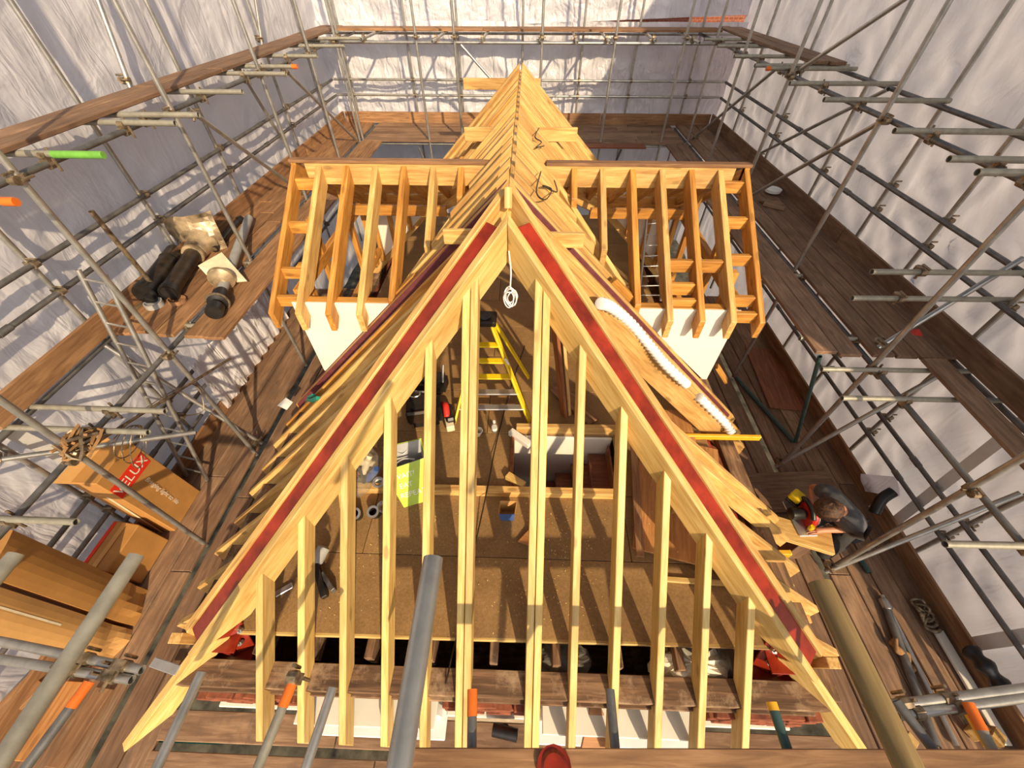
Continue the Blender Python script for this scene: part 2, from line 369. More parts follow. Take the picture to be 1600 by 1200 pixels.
beam('front_edge_batten', (-3.0, 0.885, -0.03), (2.75, 0.93, -0.03), 0.035, 0.06, 'pine_pale', flo)
hw = struct(box('wall_house_left', (-3.55, 6.0, -3.75), (0.35, 10.9, 6.5), 'brick', bev=0)); struct(box('wall_house_right', (3.2, 6.0, -3.75), (0.35, 10.9, 6.5), 'brick', bev=0))
struct(box('wall_house_rear', (XC, 11.5, -3.75), (6.9, 0.3, 6.5), 'brick', bev=0))
struct(box('floor_lower', (XC, 6.0, -3.4), (6.3, 10.8, 0.1), 'old_timber', bev=0))
# front wall: brick piers with window heads between them
wf = struct(box('wall_front', (XC, 0.62, -3.8), (6.7, 0.2, 5.2), 'mortar', bev=0))
bk = None
for (a, b) in ((-3.5, -2.45), (-0.78, 0.25), (2.1, 3.2)):
    for c in range(6):
        x = a + (0.16 if c % 2 else 0.0)
        while x < b - 0.1:
            L = min(0.3, b - x); z = -0.40 - c * 0.107; dy = random.uniform(-0.012, 0.012)
            if not (c == 0 and random.random() < 0.35):
                if bk is None or L < 0.29: o = box('brick', (x + L / 2, 0.43 + dy, z), (L - 0.014, 0.17, 0.093), 'brick', wf, random.uniform(-0.03, 0.03), bev=0.008); bk = bk or (o if L >= 0.29 else None)
                else: share('brick', bk, wf, Matrix.Translation((x + L / 2, 0.43 + dy, z)) @ Matrix.Rotation(random.uniform(-0.03, 0.03), 4, 'Z'))
            x += 0.31
    box('mortar_bed', ((a + b) / 2, 0.43, -1.09), (b - a, 0.24, 0.05), 'white_board', wf, bev=0.01)
    box('rubble_fill', ((a + b) / 2, 0.47, -0.72), (b - a - 0.03, 0.13, 0.68), 'mortar', wf, bev=0.02)
for i, (a, b) in enumerate(((-2.4, -0.85), (0.32, 2.05))):
    w = struct(thing('window_%d' % (i + 1), None, None, ((a + b) / 2, 0.36, -2.2)))
    box('window_head', ((a + b) / 2, 0.38, -0.78), (b - a, 0.18, 0.10), 'white_plastic', w)
    box('window_sill', ((a + b) / 2, 0.25, -1.34), (b - a + 0.1, 0.30, 0.06), 'white_plastic', w)
    for x in (a + 0.05, (a + b) / 2, b - 0.05): box('window_frame', (x, 0.36, -1.05), (0.09, 0.12, 0.5), 'white_plastic', w)
    for x in ((a * 3 + b) / 4, (a + b * 3) / 4): box('pane', (x, 0.40, -1.05), ((b - a) / 2 - 0.09, 0.03, 0.48), 'glass_dark', w, bev=0)
    box('lead_flashing', ((a + b) / 2, 0.30, -0.715), (b - a, 0.26, 0.02), 'white_board', w)
# stairwell
st = thing('staircase', 'dark red timber stairs going down the opening in the loft floor', 'stairs', (0.65, 3.1, -3.3))
for k in range(7): box('tread', (1.25 - 0.24 * k, 3.12, -0.42 - 0.3 * k), (0.3, 0.86, 0.05), 'red_wood', st); box('riser', (1.38 - 0.24 * k, 3.12, -0.27 - 0.3 * k), (0.03, 0.86, 0.28), 'red_wood', st)
box('side_lining', (-0.10, 3.12, -0.5), (0.05, 0.98, 1.1), 'red_wood', st); box('front_lining', (0.65, 2.63, -0.55), (1.45, 0.04, 1.0), 'red_wood', st)
box('plaster_lining', (0.67, 3.60, -1.0), (1.5, 0.04, 1.95), 'white_board', st)
tm = thing('stair_trimmer', 'pale timber trimmer framing the far side of the stair opening', 'timber', (0.7, 3.66, 0))
beam('trimmer_beam', (-0.05, 3.66, 0.08), (1.55, 3.68, 0.08), 0.08, 0.16, 'pine', tm)
beam('corner_block', (-0.14, 3.62, 0.05), (0.16, 3.38, 0.05), 0.10, 0.10, 'white_board', tm); beam('corner_block', (-0.16, 2.86, 0.05), (0.08, 2.70, 0.05), 0.1, 0.1, 'pine_pale', tm)
tag(beam('floor_beam', (-2.42, 2.60, 0.06), (1.35, 2.62, 0.06), 0.10, 0.12, 'pine'), 'long timber lying across the loft floor in front of the stair opening', 'timber')

# ================================================================== ROOF FRAME
PK = V((XC, 3.91, 3.4))
roof = thing('roof_frame', 'yellow pine hip roof frame with rafters around a long ridge', 'roof frame', (XC, 5.5, -0.15))
def rafter(name, O, h, s0, s1, mat, parent, w=0.075, dv=0.30, heel=(0.42, -0.15), z0=-0.51, k=1.0, tail_level=None):
    h = V((h[0], h[1], 0)); a = math.atan(k); top = lambda s: z0 + k * s; bot = lambda s: z0 + k * s - dv
    P = [(s1, top(s1)), (s0, top(s0))]
    if tail_level is not None and tail_level > bot(s0): P += [(s0, tail_level), ((tail_level + dv - z0) / k, tail_level)]
    else: P += [(s0, bot(s0))]
    if heel: P += [(heel[0], bot(heel[0])), (heel[0], heel[1]), ((heel[1] + dv - z0) / k, heel[1])]
    P += [(s1, bot(s1))]
    ca, sa = math.cos(a), math.sin(a); L0 = (s0, top(s0))
    loc = [((s - L0[0]) * ca + (z - L0[1]) * sa, -(s - L0[0]) * sa + (z - L0[1]) * ca) for s, z in P]
    ex = h * ca + V((0, 0, sa)); M = frame(V((O[0], O[1], 0)) + h * L0[0] + V((0, 0, L0[1])), ex)
    return prism(name, loc, w, M, mat, parent)
# hip beams: red steel between two timbers, with a shorter timber tail below
for sx in (-1, 1):
    d = V((sx, -1, -1)); side = V((sx, 1, 0)).normalized()     # horizontal, at right angles to the hip in plan
    n_hor = V((sx, -1, 0))
    p0, p1 = PK + d * 0.15, PK + d * 3.12
    beam('hip_steel', p0 + V((0, 0, -0.02)), p1 + V((0, 0, -0.02)), 0.18, 0.34, 'red_oxide', roof, top=True, c1=n_hor, label='red painted steel beam between the hip timbers')
    for q, e0, e1 in ((1, -0.089, 3.16), (-1, 0.095, 3.2)):
        off = side * (0.09 + 0.04) * q
        beam('hip_rafter', PK + d * e0 + off + V((0, 0, 0.01)), PK + d * e1 + off + V((0, 0, 0.01)), 0.08, 0.34, 'pine' if q > 0 else 'pine_pale', roof, top=True, c0=V((1, 0, 0)), c1=V((0, 0, 1)) if q < 0 else n_hor)
    beam('hip_tail', PK + d * 3.1 - side * 0.05 + V((0, 0, -0.12)), PK + d * 3.95 - side * 0.05 + V((0, 0, -0.10)), 0.10, 0.26, 'pine_pale', roof, top=True, c1=V((0, 0, 1)))
    beam('hip_packer', PK + d * 3.2 + side * 0.15 + V((0, 0, -0.28)), PK + d * 3.2 + side * 0.15 + V((0, -0.05, 0.06)), 0.12, 0.10, 'pine', roof)
# front jacks
doubles = [-0.55, -0.47, 0.155, 0.235]
for x in [-2.60, -2.17, -1.74, -1.31, -0.91] + doubles + [0.60, 1.02, 1.46, 1.89, 2.33]:
    t = abs(x - XC); yt = 3.91 - t - 0.19
    rafter('jack_rafter', (x, 0), (0, 1), 0.02, yt, 'pine_pale', roof, w=0.072)
# side rafters
LY = [1.05, 1.48, 1.9, 2.33, 2.77, 3.22, 3.66, 4.08, 4.50] ; RY = [1.0, 1.45, 1.9, 2.35, 2.62, 4.05, 4.14, 4.46]
FAR = [8.35 + 0.375 * i for i in range(9)]; STUB = [4.9, 5.3, 5.7, 6.1, 6.5, 6.9, 7.3, 7.7, 8.05]
def dorm_z(y): return 2.9 - 0.615 * abs(6.4 - y)
for sx, ys in ((-1, LY), (1, RY)):
    O = (XC + sx * 3.91, 0)
    for y in ys + FAR:
        t = max(0.0, 3.91 - y); s1 = 3.91 - t - (0.19 if t > 0 else 0.028)
        if y < 1.3: s1 = min(s1, 0.95)
        rafter('jack_rafter' if t > 0 else 'common_rafter', (O[0], y), (-sx, 0), 0.02 + random.uniform(-0.06, 0.05), s1, random.choice(['pine', 'pine', 'pine_amber']) if sx < 0 else 'pine', roof, w=0.075, dv=0.27, z0=-0.51 + random.uniform(-0.03, 0.03))
    for y in STUB:
        s0 = dorm_z(y) + 0.51 + 0.02
        if s0 < 3.8: rafter('common_rafter', (O[0], y), (-sx, 0), s0, 3.91 - 0.028, 'pine', roof, dv=0.24, heel=None, z0=-0.51 + random.uniform(-0.035, 0.035))
    for y in (4.40, 4.56):     # flitch plates
        rafter('flitch_plate', (O[0], y), (-sx, 0), 0.15, 3.87, 'maroon', roof, w=0.025, dv=0.25, heel=None)['label'] = 'thin maroon steel plate beside a rafter'
    beam('wall_plate', (XC + sx * 3.38, 0.5, -0.21), (XC + sx * 3.38, 11.3, -0.21), 0.24, 0.12, 'old_timber', roof)
rafter('jack_rafter', (XC + 3.91, 3.80), (-1, 0), 0.1, 3.55, 'pine', roof, w=0.08, dv=0.46, heel=None)
beam('ridge_board', (XC, 4.0, 3.10), (XC, 11.4, 3.10), 0.05, 0.30, 'pine', roof)
beam('ridge_end_block', (XC, 3.87, 3.34), (XC, 3.93, 3.52), 0.075, 0.08, 'pine_pale', roof, up=(0, -1, 0))
beam('wall_plate', (-3.52, 0.54, -0.21), (3.2, 0.54, -0.21), 0.24, 0.12, 'old_timber', roof); beam('wall_plate', (-3.40, 0.47, -0.33), (3.1, 0.47, -0.33), 0.16, 0.09, 'old_timber', roof)
beam('collar_board', (-0.90, 4.22, 2.87), (-0.42, 4.22, 2.87), 0.05, 0.17, 'pine', roof); beam('collar_board', (0.15, 4.18, 2.87), (0.66, 4.18, 2.87), 0.05, 0.17, 'pine', roof)
beam('collar_board', (-1.09, 7.98, 2.87), (-0.2, 8.0, 2.87), 0.05, 0.22, 'pine', roof); beam('collar_board', (-0.1, 8.0, 2.87), (0.89, 8.02, 2.87), 0.05, 0.22, 'pine', roof)
beam('collar_board', (-1.50, 11.45, 2.98), (0.30, 11.45, 2.98), 0.05, 0.22, 'pine', roof)
# knee-wall studs under the slopes
for x, y in ((-2.3, 2.35), (-2.25, 2.9), (-1.75, 4.2), (-1.9, 5.2), (-0.95, 5.9), (2.0, 2.4)):
    zt = 3.4 - abs(x - XC) - 0.35
    beam('knee_stud', (x, y, 0), (x + (0.25 if y in (2.35,) else 0), y, max(0.5, zt)), 0.08, 0.12, 'pine', roof)
beam('sole_plate', (-1.75, 4.0, 0.04), (-1.75, 5.2, 0.04), 0.12, 0.08, 'pine', roof)
beam('prop_strut', (0.42, 4.55, 1.7), (0.70, 3.95, 0.05), 0.05, 0.16, 'red_wood', roof); beam('prop_strut', (0.50, 4.62, 1.8), (0.76, 4.0, 0.05), 0.05, 0.16, 'pine', roof)
# red steel frame at the corners
for sx in (-1, 1):
    sb = thing('steel_floor_beam', 'red steel floor beam end bolted at the %s foot of the hip' % ('left' if sx < 0 else 'right'), 'steel beam', (XC + sx * 2.95, 0.9, -0.4))
    x = XC + sx * 2.95
    box('top_flange', (x, 2.4, -0.06), (0.24, 3.4, 0.025), 'red_oxide', sb, bev=0.003); box('bottom_flange', (x, 2.4, -0.37), (0.24, 3.4, 0.025), 'red_oxide', sb, bev=0.003); box('web', (x, 2.4, -0.215), (0.03, 3.4, 0.30), 'red_oxide', sb, bev=0.003)
    box('end_plate', (x, 0.72, -0.30), (0.42, 0.30, 0.03), 'red_oxide', sb, bev=0.004); beam('cleat', (x + sx * -0.12, 0.78, -0.26), (x + sx * -0.02, 0.98, 0.10), 0.17, 0.03, 'red_oxide', sb)
    for q in (0.3, 0.75): lathe('bolt', [(0, 0.025), (0.04, 0.025), (0.04, 0.014), (0.06, 0.014)], 'steel', sb, frame((x - sx * 0.10 + 0.05 * q, 0.76 + 0.2 * q, -0.22 + 0.3 * q), (0, -0.6, 0.6)), 6)

# ================================================================== DORMERS
for sx in (-1, 1):
    cxm = -0.12; X = lambda q: cxm + sx * q
    dm = thing('dormer_frame', 'open timber dormer frame with a white cheek board on the %s slope' % ('left' if sx < 0 else 'right'), 'dormer', (X(2.6), 6.4, 0.3), 'roof dormers')
    YN, YF, RZ, RY_ = 4.60, 8.20, 2.9, 6.4
    pos = [(2.98, 4.36), (2.56, 4.36), (2.13, 4.36), (1.70, 4.55), (1.26, 5.25), (0.84, 5.93)]
    for i, (q, yf) in enumerate(pos):
        tail = i < 3
        rafter('dormer_rafter', (X(q), 0), (0, 1), yf, RY_ - 0.035, 'pine_amber' if i % 2 else 'pine', dm, w=0.085, dv=0.30, heel=(4.55, 1.68) if tail else None, z0=RZ - 0.615 * RY_, k=0.615)
        rafter('dormer_rafter', (X(q), 2 * RY_), (0, -1), 2 * RY_ - (2 * RY_ - yf) if tail else yf, RY_ - 0.035, 'pine_amber', dm, w=0.085, dv=0.30, heel=None, z0=RZ - 0.615 * RY_, k=0.615)
    rafter('verge_rafter', (X(3.36), 0), (0, 1), 4.36, RY_ + 0.04, 'pine_amber', dm, w=0.075, dv=0.27, heel=None, z0=RZ - 0.615 * RY_, k=0.615)
    rafter('verge_rafter', (X(3.36), 2 * RY_), (0, -1), 4.36, RY_ + 0.04, 'pine_amber', dm, w=0.075, dv=0.27, heel=None, z0=RZ - 0.615 * RY_, k=0.615)
    for y in ((6.22, 5.60, 4.98, 4.62) if sx < 0 else (6.25, 5.75, 5.25, 4.72, 4.52)):
        beam('nogging', (X(3.02), y, RZ - 0.615 * (RY_ - y) - 0.13), (X(3.33), y, RZ - 0.615 * (RY_ - y) - 0.13), 0.075, 0.16, 'pine_amber', dm)
    if sx > 0:
        for q0, q1, ys in ((2.17, 2.52, (5.18, 4.88, 4.68)), (2.6, 2.94, (5.18,))):
            for y in ys: beam('nogging', (X(q0), y, RZ - 0.615 * (RY_ - y) - 0.15), (X(q1), y, RZ - 0.615 * (RY_ - y) - 0.15), 0.07, 0.18, 'pine_amber', dm)
    beam('dormer_ridge_board', (X(0.42), RY_, RZ - 0.15), (X(3.2), RY_, RZ - 0.15), 0.065, 0.30, 'pine', dm)
    beam('ridge_capping', (X(0.42), RY_ + 0.02, RZ + 0.025), (X(3.42), RY_ + 0.02, RZ + 0.025), 0.13, 0.045, 'board_warm', dm)
    beam('wall_plate', (X(1.62), YN + 0.06, 1.64), (X(3.1), YN + 0.06, 1.64), 0.13, 0.085, 'pine_amber', dm)
    beam('wall_plate', (X(1.62), YF - 0.06, 1.64), (X(3.1), YF - 0.06, 1.64), 0.13, 0.085, 'pine_amber', dm)
    for y in (YN - 0.02, YF + 0.02):
        prism('cheek_board', [(0, 0), (sx * 1.52, 0), (sx * 1.52, -1.36), (sx * 1.45, -1.36)], 0.03, Matrix.Translation((X(1.62), y, 1.68)), 'white_board', dm, 0.004)['label'] = 'white cheek board'
    for q in (1.9, 2.3, 2.7, 3.05):
        for y in (YN + 0.06, YF - 0.06):
            beam('cheek_stud', (X(q), y, 3.4 - abs(X(q) - XC) - 0.1), (X(q), y, 1.60), 0.08, 0.10, 'pine_amber', dm)
    beam('valley_rafter', (X(0.55), RY_ - 0.05, RZ - 0.28), (X(1.75), YN + 0.1, 1.50), 0.08, 0.24, 'pine', dm); beam('valley_rafter', (X(0.55), RY_ + 0.05, RZ - 0.28), (X(1.75), YF - 0.1, 1.50), 0.08, 0.24, 'pine', dm)
    for y in (5.05, 5.75, 7.05, 7.75): beam('window_post', (X(3.08), y, 0.4), (X(3.08), y, 2.0 if y in (5.05, 7.75) else 2.35), 0.09, 0.12, 'pine_amber', dm)
    beam('window_lintel', (X(3.08), YN + 0.1, 1.72), (X(3.08), YF - 0.1, 1.72), 0.10, 0.16, 'pine_amber', dm); beam('window_sill_beam', (X(3.08), YN + 0.1, 0.55), (X(3.08), YF - 0.1, 0.55), 0.10, 0.14, 'pine_amber', dm)
    beam('ceiling_joist', (X(1.3), 7.2, 1.85), (X(3.05), 7.2, 1.85), 0.07, 0.18, 'pine_amber', dm); beam('ceiling_joist', (X(1.3), 7.7, 1.85), (X(3.05), 7.7, 1.85), 0.07, 0.18, 'pine_amber', dm)
    beam('trimmer_rafter', (X(1.3), YN + 0.12, 2.0), (X(3.1), YN + 0.14, 0.25), 0.09, 0.2, 'pine_amber', dm)

# ================================================================== SCAFFOLD
YD, XDIR, ZD = V((0, 1, 0)), V((1, 0, 0)), V((0, 0, 1))
ZLO, ZUP, ZTOP = -1.4, 1.25, 3.67           # three working levels (top of boards)
def paint_end(tb, p, d, L, mat, r=TR): lathe('painted_end', [(0, r * 0.9), (0, r + 0.003), (L, r + 0.003)], mat, tb, frame(p, d), 12)
sides = {}
for sx, nm in ((-1, 'left'), (1, 'right')):
    fr = sides[sx] = thing('tube_scaffold', 'galvanised tube scaffold standing along the %s sheeting' % nm, 'scaffold', (sx * 5.6, 6, -1.5), 'scaffold frames around the house')
    XO = XL if sx < 0 else XR
    XI = -5.02 if sx < 0 else 4.82
    # inner standards: feet in the board gaps, tops well above the top level
    ins = {-1: [(2.33, -1.5, 2.6), (4.05, -1.5, 6.5), (6.5, -1.5, 6.5), (9.2, 0.3, 6.5), (11.6, 0.3, 6.5), (13.4, 0.3, 6.5)], 1: [(2.25, -1.5, 2.9), (4.07, -1.5, 6.5), (6.45, -1.5, 6.5), (9.3, 0.3, 6.5), (11.6, 0.3, 6.5), (13.6, 0.3, 6.5)]}[sx]
    for y, za, zb in ins:
        o = tube('standard', (XI, y, za), (XI + random.uniform(-.03, .03), y + random.uniform(-.02, .04), zb), 'steel', fr)
        for z in (3.5, 1.13): 
            if z < zb: coupler(o, (XI, y, z), ZD, XDIR)
    for y in (OUT_L if sx < 0 else OUT_R):
        o = tube('standard', (XO, y, -2.4), (XO, y + random.uniform(-.05, .05), 7.4), 'steel', fr)
        for z in RAILS + RAILS2: coupler(o, (XO - sx * 0.02, y, z), ZD, YD)
    ye = 15.3
    for z in RAILS + RAILS2:
        o = tube('guard_rail', (XO - sx * 0.075, -1.5, z), (XO - sx * 0.075, ye, z), 'steel_dark', fr)
        for y in (3.4, 7.9, 10.3): lathe('joint_sleeve', [(0, 0.044), (0.16, 0.044)], 'steel_dark', o, frame((XO - sx * 0.075, y, z), YD), 10)
    for z in (1.12, 3.5):
        tube('ledger', (XI + sx * 0.075, 1.0, z), (XI + sx * 0.075, ye, z), 'steel_dark', fr); tube('ledger', (XO + sx * -0.075, 1.0, z), (XO + sx * -0.075, ye, z), 'steel_dark', fr)
    # transoms: short tubes across, their inner ends sticking out
    low = {-1: [1.55, 2.64, 2.96, 4.6, 6.4, 8.6, 11.0], 1: [1.6, 3.44, 3.96, 4.6, 6.3, 8.6, 11.0]}[sx]
    for y in low:
        o = tube('transom', (sx * 4.36 if sx < 0 else 4.07, y, 1.19), (XO - sx * 0.02, y + 0.02, 1.19), 'steel_dull', fr); coupler(o, (XI + sx * 0.075, y, 1.17), XDIR, YD)
    topy = {-1: [3.31, 4.48, 5.65, 6.04, 7.36, 8.76, 9.44, 10.6, 12.03, 13.3], 1: [4.27, 4.64, 5.62, 7.15, 8.24, 9.53, 9.85, 10.88, 12.3, 13.4]}[sx]
    for y in topy:
        xe = sx * (4.36 + random.uniform(-0.06, 0.1))
        o = tube('transom', (xe, y, 3.58), (sx * 6.12, y + random.uniform(-.06, .06), 3.58), 'steel_dull', fr); coupler(o, (XI + sx * 0.075, y, 3.56), XDIR, YD)
        if sx < 0 and y in (3.31,): paint_end(o, V((xe, y, 3.58)), (sx, 0, 0), 0.12, 'orange_paint')
        if sx < 0 and y == 4.48: paint_end(o, V((xe, y, 3.58)), (sx, 0, 0), 0.55, 'green_paint')
        if sx > 0 and y == 9.53: paint_end(o, V((xe, y, 3.58)), (sx, 0, 0), 0.08, 'orange_paint')
        if sx < 0 and y == 9.44: paint_end(o, V((xe, y, 3.58)), (sx, 0, 0), 0.1, 'orange_paint')
    if sx > 0:   # stop-end guard rails across the end of the upper platform
        for z in (2.4, 2.02):
            o = tube('end_rail', (4.22, 4.42, z), (6.3, 4.45, z), 'steel_dull', fr); coupler(o, (XI, 4.42, z), XDIR, ZD)
    # braces
    br = {-1: [((-4.93, 4.22, -1.36), (-6.1, 4.2, 1.12)), ((-5.05, 6.9, 3.45), (-5.1, 9.3, 1.28)), ((-5.05, 10.2, 3.45), (-5.1, 13.3, 1.28)), ((-6.1, 7.3, 3.6), (-6.15, 8.3, 6.5)), ((-6.1, 11.7, 3.6), (-6.15, 13.4, 6.5)), ((-6.2, 2.3, 1.0), (-4.95, 3.45, 0.05)), ((-6.12, 10.4, 3.5), (-6.12, 11.4, 1.2))],
          1: [((4.70, 4.02, -1.36), (6.1, 4.18, 1.12)), ((4.95, 4.3, 1.3), (6.08, 4.62, 2.5)), ((4.9, 9.25, 1.3), (5.0, 6.6, 3.5)), ((4.95, 13.6, 1.3), (5.05, 10.3, 3.5)), ((6.05, 11.8, 1.4), (6.0, 8.3, 3.5)), ((4.9, 9.4, 3.5), (5.9, 7.0, 5.6)), ((4.72, 2.2, -1.4), (6.05, 2.5, 0.6))]}[sx]
    for a, b in br:
        o = tube('brace', a, b, 'steel', fr); coupler(o, V(a).lerp(V(b), 0.04), V(b) - V(a), ZD)
# extra left tubes: raking rail with a rag of netting, spare short standard
o = tube('brace', (-5.0, 2.42, 1.13), (-4.96, 4.8, 0.33), 'coupler_steel', sides[-1], r=0.02)
o = tube('standard', (-5.95, 5.4, 0.4), (-5.75, 5.1, 2.7), 'coupler_steel', sides[-1])
tube('ledger', (-6.12, 1.4, -1.0), (-6.12, 4.6, -1.0), 'steel_dark', sides[-1])
bf = thing('tube_scaffold', 'tube scaffold across the far end behind the ridge', 'scaffold', (0, 15, -1.5), 'scaffold frames around the house')
for x in BX:
    o = tube('standard', (x, YB, -2.4), (x + random.uniform(-.04, .04), YB, 7.2), 'steel', bf)
    for z in RAILS: coupler(o, (x, YB, z), ZD, XDIR)
for x in (-4.9, -2.9, -1.9, 0.35, 2.2, 4.0):
    o = tube('standard', (x, 13.45, -2.4), (x + random.uniform(-.08, .08), 13.45, 7.2), 'steel', bf); coupler(o, (x, 13.45, 3.6), ZD, XDIR)
for z in RAILS: tube('guard_rail', (-6.1, YB - 0.075, z), (6.05, YB - 0.075, z), 'steel', bf)
for y, z in ((YB - 0.075, 3.48), (13.53, 3.48), (13.53, 1.12), (YB - 0.075, 1.12)): tube('ledger', (-6.1, y, z), (6.05, y, z), 'steel', bf)
for x in (-4.3, -2.4, -1.2, 0.3, 1.2, 2.0, 3.2, 4.2):
    o = tube('transom', (x, 12.95 if x in (-2.4, 1.2, 2.0, 4.2) else 13.3, 3.56), (x + 0.05, 15.3, 3.56), 'steel', bf); coupler(o, (x, 13.53, 3.52), YD, XDIR)
tube('brace', (-1.75, 13.4, 3.45), (-0.2, 13.4, 2.0), 'steel', bf); tube('brace', (-3.3, 13.6, 1.0), (-2.6, 13.7, -1.5), 'steel_dark', bf); tube('brace', (2.9, 13.6, 1.0), (2.2, 13.7, -1.5), 'steel_dark', bf)
# front scaffold around and below the camera
ff = thing('tube_scaffold', 'tube scaffold ends pointing in from the near edge of the roof', 'scaffold', (0, -0.3, 1.1), 'scaffold frames around the house')
for p, q, mat, pc in (((315, 1050), (245, 1200), 'steel', None), ((458, 1064), (403, 1200), 'steel_dull', 'orange_paint'), ((520, 1074), (478, 1200), 'steel', None), ((738, 1077), (737, 1200), 'steel_dark', 'orange_paint'), ((953, 1077), (962, 1180), 'steel_dark', None), ((1205, 1097), (1240, 1200), 'green_tube', 'yellow_deep'), ((1400, 1095), (1480, 1200), 'steel_dark', None), ((1512, 1098), (1560, 1190), 'steel_dull', 'orange_paint'), ((140, 1065), (40, 1200), 'steel_dark', 'orange_paint')):
    a = PZ(*p, 1.19); b = PZ(*q, 1.19); b = a + (b - a).normalized() * 1.6
    o = tube('transom', a, b, mat, ff)
    if pc: paint_end(o, a, b - a, 0.16 if pc != 'yellow_deep' else 0.05, pc)
a = PZ(458, 1064, 1.19); coupler(ff.children[1], a + V((0, 0.02, 0.02)), XDIR, YD)
for p, q in (((222, 1047), (0, 1002)), ((206, 1062), (0, 1030)), ((1383, 1103), (1600, 1076)), ((1402, 1118), (1600, 1090))):
    a = PZ(*p, 1.10); b = PZ(*q, 1.10); b = a + (b - a).normalized() * 3.0; b.z = 1.10
    o = tube('ledger', a, b, 'steel', ff)
    for k in (0.16, 0.5): coupler(o, a + (b - a).normalized() * k, b - a, YD)
for p, mat, r, z in (((213, 868), 'steel_dull', TR, 2.95), ((677, 872), 'steel', TR, 3.55), ((25, 866), 'steel_dull', TR, 2.95)):
    a = PZ(*p, z); tube('transom', a, a + V((0.0, -1.9, 0)), mat, ff, r=r, n=20)
a = PZ(1281, 910, 3.55)
tag(tube('timber_pole', a, a + V((0.03, -1.9, 0.0)), 'pole_wood', None, r=0.035, n=20), 'weathered brown pole poking into the near right corner', 'pole')

# ---- boards
def deck(name, label, loc, group=None): return thing(name, label, 'scaffold deck', loc, group)
BW, BT = 0.31, 0.055
def run_y(parent, xs, y0, y1, z, mat='deck_wood', L=5.4):
    for x in xs:
        y = y0 + random.uniform(-0.06, 0.03); first = random.uniform(0.55, 1.0) * L
        while y < y1 - 0.2:
            e = min(y1 + random.uniform(-0.03, 0.06), y + first); first = L
            beam('board', (x, y, z - BT / 2 + random.uniform(-.006, .004)), (x + random.uniform(-.012, .012), e - 0.012, z - BT / 2 + random.uniform(-.006, .004)), BW - 0.014, BT, mat, parent, bev=0.008); y = e
def run_x(parent, ys, x0, x1, z, mat='deck_wood', L=5.4):
    for yy in ys:
        x = x0; first = random.uniform(0.4, 1.0) * L
        while x < x1 - 0.2:
            e = min(x1, x + first); first = L
            beam('board', (x, yy, z - BT / 2), (e - 0.012, yy + random.uniform(-.01, .01), z - BT / 2), BW - 0.014, BT, mat, parent, bev=0.008); x = e
for sx, nm in ((-1, 'left'), (1, 'right')):
    XO = XL if sx < 0 else XR
    dk = deck('scaffold_deck', 'upper plank walkway beside the %s dormer%s' % (nm, ', carrying the black pipes' if sx < 0 else ''), (sx * 5.3, 9, ZUP), 'scaffold decks')
    gx = -5.02 if sx < 0 else 4.82
    run_y(dk, [gx - sx * (0.09 + BW * (i + 0.5)) for i in range(2)], 4.32 if sx < 0 else 4.22, 13.3, ZUP, 'board_warm' if sx < 0 else 'deck_wood')
    run_y(dk, [gx + sx * (0.06 + BW * (i + 0.5)) for i in range(3 if sx < 0 else 4)], 4.35 if sx < 0 else 4.22, 15.3, ZUP, 'board_warm' if sx < 0 else 'deck_wood')
    if sx < 0: run_y(dk, [gx - 0.06 - BW * 3.4], 4.35, 15.3, ZUP - 0.01)
    for y0, y1 in ((2.6, 7.4), (7.42, 12.0), (12.02, 15.35)):
        beam('toe_board', (XO - sx * 0.13, y0, ZUP + 0.13), (XO - sx * 0.13, y1, ZUP + 0.13), 0.05, 0.32, 'board_warm' if sx < 0 else 'deck_wood', dk)
    if sx > 0: beam('board', PZ(1458, 562, 1.27), PZ(1458, 562, 1.27) + V((-0.05, -3.4, 0)), BW, BT, 'deck_wood', dk)
    lo = deck('scaffold_deck', 'lower plank walkway under the %s eaves%s' % (nm, ' where the boxes stand' if sx < 0 else ' where the worker kneels'), (sx * 5.2, 3, ZLO), 'scaffold decks')
    gl = -4.93 if sx < 0 else 4.72
    run_y(lo, [gl - sx * (0.05 + BW * 0.5), gl - sx * (0.06 + BW * 1.5)], -1.3, 9.5, ZLO)
    run_y(lo, [gl + sx * (0.05 + BW * (i + 0.5)) for i in range(4)], -1.3, 9.5, ZLO)
    for y0, y1 in ((-1.4, 3.3), (3.32, 8.0)): beam('toe_board', (XO - sx * 0.13, y0, ZLO + 0.12), (XO - sx * 0.13, y1, ZLO + 0.12), 0.05, 0.30, 'board_warm', lo)
    tp = deck('scaffold_deck', 'narrow top plank run high on the %s side' % nm, (sx * 5.6, 9, ZTOP), 'scaffold decks')
    if sx < 0: run_y(tp, [-5.50, -5.83], 3.2, 15.2, ZTOP, 'deck_wood', 5.8)
    else: run_y(tp, [5.50, 5.82], 9.7, 15.2, ZTOP)
bd = deck('scaffold_deck', 'plank walkway across the far end behind the roof', (0, 14.3, ZUP), 'scaffold decks')
run_x(bd, [13.55 + BW * i for i in range(6)], -4.9, 4.7, ZUP); run_x(bd, [13.2], 1.0, 3.6, ZUP - 0.02, 'red_wood')
for x0, x1 in ((-6.0, -1.5), (-1.48, 2.4), (2.42, 5.95)): beam('toe_board', (x0, YB - 0.13, ZUP + 0.13), (x1, YB - 0.13, ZUP + 0.13), 0.05, 0.32, 'board_warm', bd)
td = deck('scaffold_deck', 'top plank run crossing the far sheeting', (0, 15, ZTOP), 'scaffold decks')
run_x(td, [14.75, 15.07], -5.4, 5.3, ZTOP - 0.02, 'board_warm')
fd = deck('scaffold_deck', 'lower planks crossing below the rafter feet at the near end', (0, -0.2, ZLO), 'scaffold decks')
